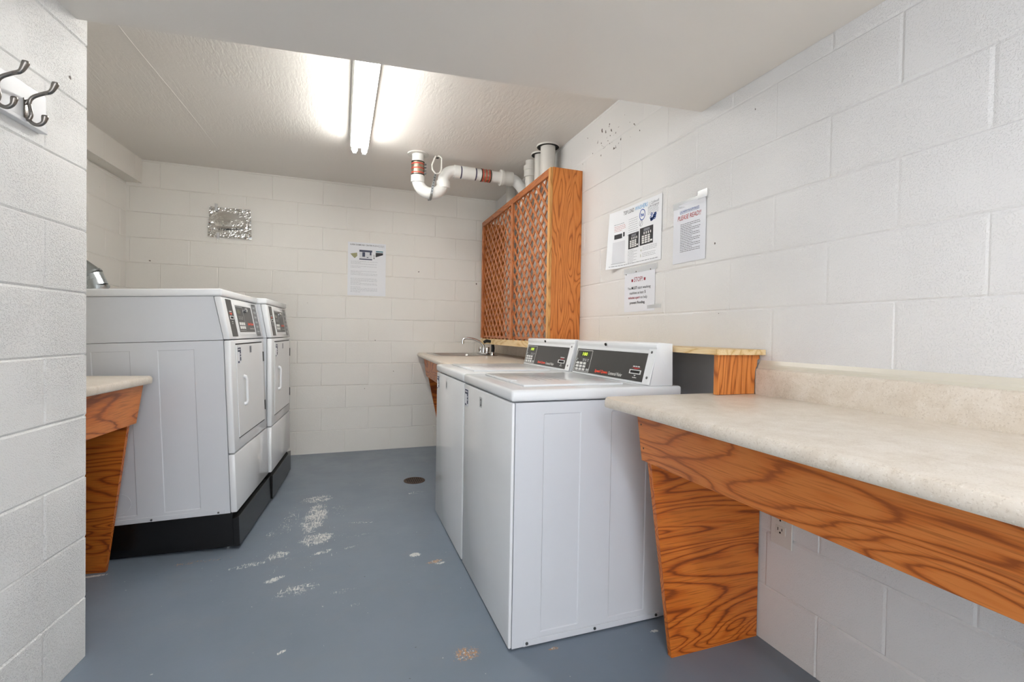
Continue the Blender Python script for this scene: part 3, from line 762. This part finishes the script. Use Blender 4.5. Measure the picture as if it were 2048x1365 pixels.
# ================================================================== DRYERS (a little askew and leaning back on their plinths)
def dryer_matrix(o, rz, tilt):
    return Matrix.Translation(o) @ Matrix.Rotation(-rz, 4, 'Z') @ Matrix.Rotation(-tilt, 4, 'Y')
DM1 = dryer_matrix((-.4809, 2.6964, .1860), .0814, .0430)
DM2 = dryer_matrix((-.4109, 3.3920, .1848), .0660, .0067)
DW, DD = .683, .711
def make_dryer():
    t = empty('clothes_dryer')
    L = dict(world=False)
    FSd = Frame((0, .0008, 0), (1,0,0), (0,0,1))
    b = NB(); plate(b, FSd, -DD, -.0315, .0, .868, [(-.585, -.428, .037, .831), (-.316, -.160, .037, .829)], .0022, .0035, .010)
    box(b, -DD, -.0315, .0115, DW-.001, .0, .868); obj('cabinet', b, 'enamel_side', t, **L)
    b = NB(); slab(b, FSd, -.62, -.055, .0003, .024, .0002, .0034, .0015); k = obj('kick_strip', b, 'enamel_side', t, **L)
    for x in (-.37, -.083):
        b = NB(); tube(b, [FSd(x, .010, .0030), FSd(x, .010, .006)], .005, 10); obj('screw', b, 'screw', k, **L)
    b = NB(); ringtube(b, FSd(-.50, .10, -.0006), (0,-1,0), .0475, .0490, 0, .0012, 30); obj('knockout', b, 'enamel_side', t, **L)
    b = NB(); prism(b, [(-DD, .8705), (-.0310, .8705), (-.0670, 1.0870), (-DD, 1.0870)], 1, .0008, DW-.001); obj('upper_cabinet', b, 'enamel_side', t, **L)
    b = NB(); prism(b, [(-.0305, .0), (-.0305, .294), (0, .294), (0, .0)], 1, 0, DW, .007); obj('lower_front', b, 'enamel', t, smooth=True, **L)
    b = NB(); box(b, -.0305, 0, 0, DW, .298, .868, .008, 3); fr = obj('upper_front', b, 'enamel', t, smooth=True, **L)
    b = NB(); prism(b, [(-.0300, .8720), (0, .8720), (-.034, 1.0870), (-.0655, 1.0870)], 1, 0, DW, .005); con = obj('console', b, 'enamel', t, smooth=True, **L)
    b = NB(); box(b, -DD-.004, -.028, -.004, DW+.004, 1.0885, 1.126, .009, 3); obj('top_panel', b, 'enamel', t, smooth=True, **L)
    FD = Frame((0, 0, 0), (0,1,0), (0,0,1))
    # door
    b = NB(); slab(b, FD, .080, .622, .362, .842, .0002, .0045, .002); d = obj('door', b, 'enamel', t, **L)
    b = NB(); slab(b, FD, .080, .620, .8425, .8490, .0002, .0012); slab(b, FD, .084, .616, .3565, .3615, .0002, .0012); obj('door_gap', b, 'shadow_black', d, **L)
    b = NB(); tube(b, [(.0045, .195, .668), (.014, .195, .666), (.019, .195, .655), (.019, .195, .535), (.014, .195, .524), (.0045, .195, .522)], [.012, .0095, .0068, .0068, .0095, .012], 10); obj('handle', b, 'enamel', d, smooth=True, **L)
    for z0 in (.725, .420):
        b = NB(); slab(b, FD, .640, .652, z0, z0+.060, .0002, .006); obj('hinge', b, 'panel2', t, **L)
    b = NB(); slab(b, FD, .098, .158, .744, .829, .0046, .0050); lb = obj('service_label', b, 'paper_gloss', d, **L)
    b = NB(); slab(b, FD, .100, .156, .805, .827, .0050, .0053); slab(b, FD, .136, .156, .757, .805, .0050, .0053); slab(b, FD, .100, .124, .746, .756, .0050, .0053); obj('label_print', b, 'ink_navy', lb, **L)
    b = NB(); dashes(b, FD, .138, .154, .790, .005, .0054, 15, .01); dashes(b, FD, .138, .154, .776, .005, .0054, 16, .01); dashes(b, FD, .106, .144, .814, .006, .0054, 17, .015); obj('label_text', b, 'paper_gloss', lb, **L)
    b = NB(); slab(b, FD, .330, .366, .792, .829, .0046, .0050); obj('number_sticker', b, 'ink_grey', d, label='grey number sticker', **L)
    # console face
    FC = Frame((0, 0, .872), (0,1,0), (-.034, 0, .215))
    c0 = .0006
    b = NB(); slab(b, FC, .055, .149, .014, .209, -.0002, c0); s1 = obj('card_strip', b, 'panel', con, **L)
    b = NB(); poly(b, FC, [(.078, .138), (.102, .126), (.126, .138)], c0, c0+.0004); obj('slot_arrow', b, 'logo_red', s1, **L)
    b = NB(); dashes(b, FC, .080, .124, .143, .005, c0, 91, .014); outline(b, FC, .074, .130, .104, .122, .003, c0, c0+.003); dashes(b, FC, .092, .112, .090, .004, c0, 92, .01); dashes(b, FC, .092, .112, .080, .004, c0, 93, .01); cs = obj('card_slot', b, 'white_print', s1, **L)
    b = NB(); slab(b, FC, .077, .127, .107, .119, c0, c0+.0010); obj('slot_opening', b, 'shadow_black', cs, **L)
    b = NB(); slab(b, FC, .187, .512, .022, .192, -.0002, .0014); pf = obj('panel_frame', b, 'enamel', con, **L)
    b = NB(); slab(b, FC, .196, .503, .037, .183, .0014, .0020); pn = obj('control_panel', b, 'panel', pf, **L)
    c1 = .0020
    b = NB(); slab(b, FC, .325, .3275, .050, .178, c1, c1+.0004); slab(b, FC, .200, .325, .1755, .178, c1, c1+.0004); slab(b, FC, .205, .320, .045, .0475, c1, c1+.0004)
    for i in range(3):
        dashes(b, FC, .228+i*.028, .240+i*.028, .118, .005, c1, 110+i, .006); dashes(b, FC, .228+i*.028, .240+i*.028, .108, .005, c1, 120+i, .006)
    obj('keypad_border', b, 'grey_key', pn, **L)
    b = NB(); slab(b, FC, .216, .270, .138, .160, c1, c1+.0005); obj('display', b, 'lcd_off', pn, **L)
    for i in range(3):
        for j in range(2):
            b = NB(); slab(b, FC, .212+i*.036, .240+i*.036, .075-j*.021, .091-j*.021, c1, c1+.0016, .0004); obj('key', b, 'white_print', pn, **L)
    b = NB(); text(b, FC, 'Speed Queen', .375, .072, .120, .020, c1+.0003, .045, .25); obj('lettering', b, 'logo_red', pn, label='orange red italic lettering', **L)
    b = NB(); text(b, FC, 'Commercial Dryer', .402, .050, .090, .012, c1+.0003, 0, .25); obj('lettering', b, 'white_print', pn, label='white italic lettering', **L)
    b = NB(); tube(b, [FC(.363, .160, c1), FC(.363, .160, .012), FC(.363, .160, .016)], [.012, .012, .009], 14); tube(b, [FC(.363, .160, .010), FC(.335, .166, .018)], .0055, 8); obj('lock', b, 'chrome', pn, smooth=True, **L)
    b = NB(); slab(b, FC, .542, .632, .012, .207, -.0002, c0); s2 = obj('instruction_strip', b, 'panel2', con, **L)
    b = NB()
    for j in range(6):
        outline(b, FC, .556, .618, .030+j*.029, .050+j*.029, .0015, c0, c0+.0003)
        dashes(b, FC, .562, .612, .036+j*.029, .008, c0, 130+j, .018)
    obj('instruction_print', b, 'grey_key', s2, **L)
    return t
d1 = make_dryer(); d1.matrix_basis = DM1
d2 = dup_tree(d1); d2.matrix_basis = DM2
tag(d1, 'nearer white front load dryer on a black plinth beside the left counter', 'clothes dryer', 'white dryers')
tag(d2, 'farther white front load dryer on a black plinth, nearest the back wall', 'clothes dryer', 'white dryers')
def make_plinth(rear):
    t = empty('dryer_plinth'); L = dict(world=False)
    b = NB(); prism(b, [(-.022, -.030), (.006, -.022), (.006, -.171), (-.004, -.171), (-.022, -.171)], 1, .000, DW, .002); obj('front_board', b, 'black', t, **L)
    b = NB(); prism(b, [(-DD, -.0012), (-.0225, -.0012), (-.0225, -.171), (-DD, rear)], 1, .002, DW-.002, .002); obj('frame', b, 'black', t, **L)
    b = NB()
    for y in (.05, DW-.05): tube(b, [(-.06, y, -.166), (-.06+.0006, y, -.1835)], .02, 14)
    obj('levelling_foot', b, 'zinc', t, **L)
    return t
p1 = make_plinth(-.1545); p1.matrix_basis = DM1; p2 = make_plinth(-.1785); p2.matrix_basis = DM2
tag(p1, 'black plinth under the nearer dryer', 'plinth', 'dryer plinths'); tag(p2, 'black plinth under the farther dryer by the back wall', 'plinth', 'dryer plinths')
# duct behind the nearer dryer
t = empty('exhaust_duct', (-1.30, 3.30, 1.1), 'shiny metal exhaust duct elbow behind the top of the nearer dryer', 'duct')
dp = [(-1.292, 3.30, 1.05), (-1.292, 3.30, 1.335), (-1.318, 3.30, 1.398), (-1.39, 3.30, 1.455), (-1.49, 3.30, 1.475), (-1.66, 3.30, 1.48)]
for i in range(len(dp)-1):
    b = NB(); tube(b, [dp[i], dp[i+1]], .0545 if i % 2 else .0535, 24); obj('duct_section', b, 'zinc', t, smooth=True)
for i in (1, 2, 3, 4):
    d_ = (Vector(dp[i+1])-Vector(dp[i-1])).normalized(); p = Vector(dp[i]); b = NB(); tube(b, [p-d_*.006, p+d_*.006], .058, 24); obj('crimped_seam', b, 'zinc', t, smooth=True)

# ================================================================== LEFT COUNTER
LA = .1165
t = empty('folding_counter', (-.824, 2.645, 0), 'short beige laminate counter with oak apron behind the near left wall', 'counter', rot=(0,0,-LA))
L = dict(world=False); LZ = .885; LL = -.672
b = NB(); prism(b, [(-.90, LZ), (-.012, LZ), (-.004, LZ-.004), (0, LZ-.012), (0, LZ-.030), (-.004, LZ-.036), (-.012, LZ-.038), (-.90, LZ-.038)], 1, LL, 0.0); obj('worktop', b, 'laminate', t, smooth=True, **L)
b = NB(); prism(b, [(-.026, LZ-.038), (-.046, LZ-.038), (-.074, .668), (-.054, .668)], 1, LL, -.022, .001); obj('apron', b, 'oak_apron_y', t, **L)
b = NB(); prism(b, [(-.0475, LZ-.038), (-.076, .668), (-.160, 0), (-.88, 0), (-.88, LZ-.038)], 1, -.050, -.030, .001); obj('leg_panel', b, 'oak_leg_x', t, **L)

# ================================================================== COAT RACK
t = empty('coat_rack', tuple(FL(-.5, 1.665, 0)), 'white board with satin metal double hooks on the near left wall', 'coat rack')
b = NB(); slab(b, FL, -.98, -.212, 1.668, 1.768, .0005, .018, .002); slab(b, FL, -.98, -.212, 1.660, 1.672, .0005, .022, .002); obj('board', b, 'white_wood', t)
for a in (-.292, -.398, -.504, -.610, -.716):
    b = NB(); z = 1.716
    slab(b, FL, a-.008, a+.008, z-.050, z+.010, .018, .0205, .001)
    rod(b, [FL(a, z-.042, .020), FL(a, z-.046, .026), FL(a, z-.030, .032), FL(a, z+.000, .028), FL(a, z+.016, .036), FL(a, z+.028, .058), FL(a, z+.036, .076), FL(a, z+.056, .086), FL(a, z+.062, .087)], [.0045, .0048, .0046, .0046, .0048, .0048, .0055, .0082, .0076])
    rod(b, [FL(a, z-.004, .019), FL(a, z+.004, .024), FL(a, z+.004, .030)], [.0044, .0046, .0048])
    rod(b, [FL(a, z-.042, .024), FL(a, z-.054, .034), FL(a, z-.058, .047), FL(a, z-.050, .059), FL(a, z-.036, .063), FL(a, z-.031, .063)], [.0045, .0048, .0048, .0052, .0076, .0070])
    obj('hook', b, 'nickel', t, smooth=True)

# ================================================================== NOTICES
def curl(bm, F, w, h, fn, nx=14, ny=14, th=.0006):
    """thin sheet that leaves the wall by fn(s, t)"""
    V = [[[bm.verts.new(F(w*i/nx, h*j/ny, fn(i/nx, j/ny)+k)) for j in range(ny+1)] for i in range(nx+1)] for k in (0, th)]
    for i in range(nx):
        for j in range(ny):
            bm.faces.new((V[1][i][j], V[1][i+1][j], V[1][i+1][j+1], V[1][i][j+1])); bm.faces.new((V[0][i][j], V[0][i][j+1], V[0][i+1][j+1], V[0][i+1][j]))
    for i in range(nx):
        for j in (0, ny): bm.faces.new((V[0][i][j], V[0][i+1][j], V[1][i+1][j], V[1][i][j]))
    for j in range(ny):
        for i in (0, nx): bm.faces.new((V[0][i][j], V[0][i][j+1], V[1][i][j+1], V[1][i][j]))
    return bm
def warp(bm, F, fn, w, h):
    for v in bm.verts:
        d = v.co-F.o; s, q = d.dot(F.u)/w, d.dot(F.v)/h
        v.co += F.n*fn(max(0, min(1, s)), max(0, min(1, q)))
    return bm
xw = XR-.0012
# washer instructions poster
PW, PH = .458, .324
F1 = Frame((xw, 2.397, 1.486), (0,-1,0), (0,0,1))
cf = lambda s, q: .001 + .034*max(0, 1-s*2.9)**2*(1-.6*q)
t = empty('instruction_poster', tuple(F1(PW/2, 0)), 'large washer instruction poster headed TOP LOAD WASHERS on the right wall', 'poster')
b = NB(); curl(b, F1, PW, PH, cf, 20, 14); obj('sheet', b, 'paper', t, smooth=True)
def pp(name, b, mat, parent=t, F=F1, fn=cf, w=PW, h=PH, **kw):
    for v in b.verts: v.co += F.n*.0008
    warp(b, F, fn, w, h); return obj(name, b, mat, parent, **kw)
pp('heading', text(NB(), F1, 'TOP LOAD', .125, .288, .098, .021), 'ink', label='black heading')
pp('heading', text(NB(), F1, 'WASHERS', .233, .288, .110, .021), 'ink_sky', label='sky blue heading')
b = NB(); text(b, F1, 'Caldwell', .368, .291, .066, .013); text(b, F1, '& Gregory', .364, .274, .072, .015); slab(b, F1, .354, .3555, .272, .304, 0, .0002); pp('company_name', b, 'ink_grey')
b = NB()
for i in range(7): dashes(b, F1, .175, .262, .252-i*.0115, .0019, 0, 200+i, .014)
for i in range(7): dashes(b, F1, .345, .430, .278-i*.0060, .0019, 0, 210+i, .014)
dashes(b, F1, .045, .135, .246, .003, 0, 220, .014); dashes(b, F1, .165, .26, .168, .003, 0, 221, .014)
for i in range(9): dashes(b, F1, .172, .172+(.085 if i % 2 else .055), .082-i*.0078, .0019, 0, 230+i, .012)
for i in range(3): dashes(b, F1, .305, .425, .082-i*.008, .0019, 0, 240+i, .014)
for i in range(3): dashes(b, F1, .305, .415, .050-i*.008, .0019, 0, 250+i, .014)
dashes(b, F1, .020, .440, .012, .0035, 0, 260, .018); slab(b, F1, .035, .150, .0265, .0285, 0, .0002)
pp('body_text', b, 'ink_mid')
b = NB()
for i in range(4): dashes(b, F1, .048, .145-(.03 if i == 3 else 0), .236-i*.009, .0019, 0, 270+i, .014)
pp('red_text', b, 'ink_red')
b = NB(); slab(b, F1, .050, .115, .166, .192, 0, .0002); slab(b, F1, .124, .138, .172, .196, 0, .0002); pp('console_picture', b, 'ink')
b = NB()
for i in range(12): slab(b, F1, .040+i*.0085, .0485+i*.0085, .028, .150, 0, .0002)
pp('blank_panel', b, 'ink_pale')
for (a0, wd, bb, hh) in ((.175, .095, .092, .082), (.280, .112, .094, .090)):
    b = NB(); slab(b, F1, a0, a0+wd, bb, bb+hh, 0, .0002); kp = pp('keypad_picture', b, 'ink')
    b = NB(); slab(b, F1, a0+wd*.30, a0+wd*.75, bb+hh*.78, bb+hh*.93, .0002, .0004); pp('display_picture', b, 'ink_grey', kp)
    b = NB()
    for i in range(3):
        for j in range(4): slab(b, F1, a0+wd*(.16+.22*i), a0+wd*(.33+.22*i), bb+hh*(.09+.12*j), bb+hh*(.18+.12*j), .0002, .0004)
    slab(b, F1, a0+wd*.80, a0+wd*.95, bb+hh*.12, bb+hh*.22, .0002, .0004)
    for i in range(4): slab(b, F1, a0+wd*(.30+.16*i), a0+wd*(.37+.16*i), bb+hh*.60, bb+hh*.74, .0002, .0004)
    pp('key_picture', b, 'white_print', kp)
b = NB()
def ell(bm, F, cx, cy, rx, ry, w, n=24):
    for i in range(n):
        p = [(cx+(rx+o)*math.cos(2*PI*k/n), cy+(ry+o)*math.sin(2*PI*k/n)) for k in (i, i+1) for o in (0, w)]
        poly(bm, F, [p[0], p[1], p[3], p[2]], 0, .0002)
ell(b, F1, .298, .254, .021, .025, .0045); text(b, F1, 'he', .284, .244, .028, .021, .0003, .03); pp('emblem', b, 'ink_blue')
b = NB()
rn = random.Random(4)
for i in range(9): ell(b, F1, .386+rn.uniform(-.018, .026), .226+rn.uniform(-.017, .015), .0035, .0035, .005, 8)
slab(b, F1, .368, .380, .206, .220, 0, .0002); slab(b, F1, .388, .412, .216, .234, 0, .0002); pp('soap_picture', b, 'ink_blue')
b = NB(); ell(b, F1, .288, .211, .013, .0145, .002); poly(b, F1, [(.279, .201), (.282, .199), (.297, .221), (.294, .223)], 0, .0002); pp('no_sign', b, 'ink_grey')
b = NB(); text(b, F1, '4', .288, .062, .009, .014); text(b, F1, '5', .286, .034, .009, .014); pp('step_numerals', b, 'olive')

# laundry rules
RW, RH = .2110, .268
F2 = Frame((xw, 1.850, 1.447), (0,-1,.0), (0,0,1))
cf2 = lambda s, q: .0012 + .005*max(0, q-.9)*10*s
t = empty('rules_notice', tuple(F2(RW/2, 0)), 'laminated notice with red PLEASE READ!! heading on the right wall', 'notice')
b = NB(); curl(b, F2, RW, RH, cf2, 8, 16); obj('sheet', b, 'paper_gloss', t, smooth=True)
kw2 = dict(parent=t, F=F2, fn=cf2, w=RW, h=RH)
pp('heading', text(NB(), F2, 'LAUNDRY ROOM RULES', .045, .228, .125, .011), 'ink_blue', label='small blue underlined heading', **kw2)
b = NB(); slab(b, F2, .045, .170, .2245, .2257, 0, .0002); pp('heading_rule', b, 'ink_blue', **kw2)
pp('heading', text(NB(), F2, 'PLEASE READ!!', .030, .196, .152, .021, .0004, .006, .18), 'ink_red', label='red italic heading', **kw2)
b = NB()
for i in range(17): dashes(b, F2, .050, .178-(.05 if i % 3 == 2 else 0), .174-i*.0078, .0024, 0, 300+i, .011)
pp('body_text', b, 'ink_soft', **kw2)
b = NB(); slab(b, F2, -.006, RW-.002, RH-.016, RH+.014, .0022, .0026); obj('tape', b, 'tape', t)
b = NB(); slab(b, F2, RW-.045, RW+.012, RH-.005, RH+.030, .0080, .0084); obj('tape', b, 'tape', t)
# stop notice
SW, SH = .269, .219
F3 = Frame((xw, 2.250, 1.237), (0,-1,0), (0,0,1)); cf3 = lambda s, q: .001
t = empty('stop_notice', tuple(F3(SW/2, 0)), 'small notice headed STOP! in maroon below the large poster', 'notice')
b = NB(); curl(b, F3, SW, SH, cf3, 4, 4); obj('sheet', b, 'paper_gloss', t)
kw3 = dict(parent=t, F=F3, fn=cf3, w=SW, h=SH)
pp('heading', text(NB(), F3, 'STOP!', .090, .158, .075, .025), 'ink_maroon', label='maroon heading', **kw3)
b = NB(); slab(b, F3, .066, .080, .160, .174, 0, .0002); slab(b, F3, .176, .190, .160, .174, 0, .0002); pp('bullet_squares', b, 'ink_maroon', **kw3)
b = NB(); text(b, F3, 'You', .032, .119, .030, .014); text(b, F3, 'MUST', .068, .119, .050, .015, .0004, .02); text(b, F3, 'start washing', .124, .114, .110, .019); text(b, F3, 'machines at least', .052, .093, .125, .015); text(b, F3, '5', .184, .093, .010, .015, .0004, .02); text(b, F3, 'to help', .150, .063, .058, .019); text(b, F3, 'prevent flooding.', .054, .037, .136, .019, .0004, .02); pp('body_text', b, 'ink', **kw3)
pp('body_text', text(NB(), F3, 'minutes apart', .040, .064, .104, .018, .0004, .015), 'ink_maroon', label='words in maroon', **kw3)
b = NB(); slab(b, F3, -.006, SW+.015, SH-.012, SH+.018, .0022, .0026); obj('tape', b, 'tape', t)
b = NB(); slab(b, F3, SW-.06, SW+.05, .012, .030, .0022, .0026); obj('tape', b, 'tape', t)
for (a, q) in ((.015, .205), (.108, .212), (.232, .210)):
    b = NB(); tube(b, [F3(a, q, .0020), F3(a, q, .0045)], .0030, 8); obj('pin', b, 'iron', t)
# poster on the back wall
BW, BH = .336, .487
F4 = Frame((.053, YB-.0012, 1.437), (1,0,0), (0,0,1))
cf4 = lambda s, q: .001 + .012*max(0, s-.55)**2*4*max(0, 1-q*1.2)
t = empty('instruction_poster', tuple(F4(BW/2, 0)), 'white payment centre poster with three small pictures on the back wall', 'poster')
b = NB(); curl(b, F4, BW, BH, cf4, 12, 12); obj('sheet', b, 'paper', t, smooth=True)
kw4 = dict(parent=t, F=F4, fn=cf4, w=BW, h=BH)
b = NB(); text(b, F4, 'SUPER DIAMOND CENTER PLUS II', .020, .458, .245, .013, .0004, .004); pp('heading', b, 'ink', **kw4)
b = NB(); slab(b, F4, .270, .2712, .452, .476, 0, .0002); text(b, F4, 'Caldwell', .276, .464, .044, .009); text(b, F4, '& Gregory', .275, .451, .048, .010); pp('company_name', b, 'ink_grey', **kw4)
b = NB(); slab(b, F4, .100, .213, .330, .420, 0, .0002); pc = pp('machine_picture', b, 'ink_pale', **kw4)
b = NB(); slab(b, F4, .100, .213, .402, .420, .0002, .0004); slab(b, F4, .100, .213, .330, .340, .0002, .0004); slab(b, F4, .126, .150, .358, .400, .0002, .0004); slab(b, F4, .192, .206, .375, .404, .0002, .0004); slab(b, F4, .165, .180, .350, .356, .0002, .0004); pp('picture_detail', b, 'ink_navy', pc, F4, cf4, BW, BH)
b = NB(); poly(b, F4, [(.022, .380), (.080, .392), (.082, .362), (.060, .340), (.040, .358)], 0, .0002); pp('cash_picture', b, 'olive', **kw4)
b = NB(); slab(b, F4, .246, .310, .408, .418, 0, .0002); pp('card_picture', b, 'teal', **kw4)
b = NB(); poly(b, F4, [(.244, .360), (.310, .384), (.310, .402), (.244, .402)], 0, .0002); slab(b, F4, .224, .236, .345, .352, 0, .0002); slab(b, F4, .224, .236, .360, .366, 0, .0002); slab(b, F4, .224, .234, .375, .380, 0, .0002); pp('card_picture', b, 'ink', **kw4)
b = NB()
for i in range(26):
    if i in (3, 6, 7, 12, 13, 20): continue
    dashes(b, F4, .026, .026+(.09 if i % 4 == 1 else .235), .312-i*.0112, .0018, 0, 400+i, .016)
pp('body_text', b, 'ink_mid', **kw4)
# foil taped on the back wall
t = empty('foil_patch', (-.885, YB, 1.87), 'crumpled square of kitchen foil taped to the back wall', 'foil')
F5 = Frame((-1.035, YB-.0015, 1.875), (1,0,0), (0,0,1)); rn = random.Random(11)
nx, ny = 44, 36; H_ = [[0]*(ny+1) for _ in range(nx+1)]
from mathutils import noise as mnoise
b = NB(); V = []
for i in range(nx+1):
    row = []
    for j in range(ny+1):
        s, q = i/nx, j/ny; e = min(s, 1-s, q, 1-q)
        rim = max(0, 1-e/.16)
        dome = max(0, 1-((s-.47)**2+(q-.5)**2)/.13)
        amp = .013*(.12+rim) ; nz = mnoise.noise(Vector((s*9, q*8, 1.7)))*.6 + mnoise.noise(Vector((s*24, q*22, 4.2)))*.55
        fold = .010*max(0, 1-abs(q-.30-.25*(s-.3)**2)/.06)*(1 if .2 < s < .85 else .3)
        row.append(b.verts.new(F5(.300*s + (.012*(1-q) if i == nx else 0) - (.012*(1-q) if i == 0 else 0) + rn.uniform(-.002, .002), .250*q + rn.uniform(-.002, .002), .012+.008*dome+amp*nz+fold)))
    V.append(row)
for i in range(nx):
    for j in range(ny): b.faces.new((V[i][j], V[i+1][j], V[i+1][j+1], V[i][j+1]))
obj('foil_sheet', b, 'foil', t)
b = NB(); slab(b, F5, .040, .062, .215, .275, .024, .0245); obj('tape', b, 'tape', t)
b = NB(); slab(b, F5, .055, .075, -.020, .035, .024, .0245); obj('tape', b, 'tape', t)

# ================================================================== SMALL FIXTURES
t = empty('floor_drain', (.528, 3.55, 0), 'oval rusty floor drain grate in front of the farther washer', 'drain')
b = NB(); ringtube(b, (.528, 3.55, 0), (0,0,1), .066, .078, .0002, .004, 32); obj('rim', b, 'iron', t, smooth=True)
b = NB(); tube(b, [(.528, 3.55, .0002), (.528, 3.55, .0010)], .067, 32); obj('opening', b, 'shadow_black', t)
b = NB()
for k in range(-4, 5):
    x = k*.0145; w = math.sqrt(max(0, .066**2-x*x)); box(b, .528+x-.0035, .528+x+.0035, 3.55-w, 3.55+w, .0010, .0034)
obj('grate', b, 'iron', t)
FO = Frame((XR-.001, 1.262, .405), (0,-1,0), (0,0,1))
t = empty('wall_outlet', tuple(FO(.035, 0)), 'painted-over duplex outlet low on the right wall under the counter', 'outlet')
b = NB(); slab(b, FO, -.012, .072, -.028, .100, 0, .006, .002); obj('cover_plate', b, 'pvc_old', t)
for z in (.012, .055):
    b = NB(); slab(b, FO, .010, .048, z, z+.030, .006, .0085, .002); r = obj('receptacle', b, 'socket', t)
    b = NB(); slab(b, FO, .018, .0205, z+.013, z+.024, .0085, .009); slab(b, FO, .034, .0365, z+.014, z+.023, .0085, .009); tube(b, [FO(.028, z+.007, .0085), FO(.028, z+.007, .009)], .0035, 10); obj('slots', b, 'shadow_black', r)
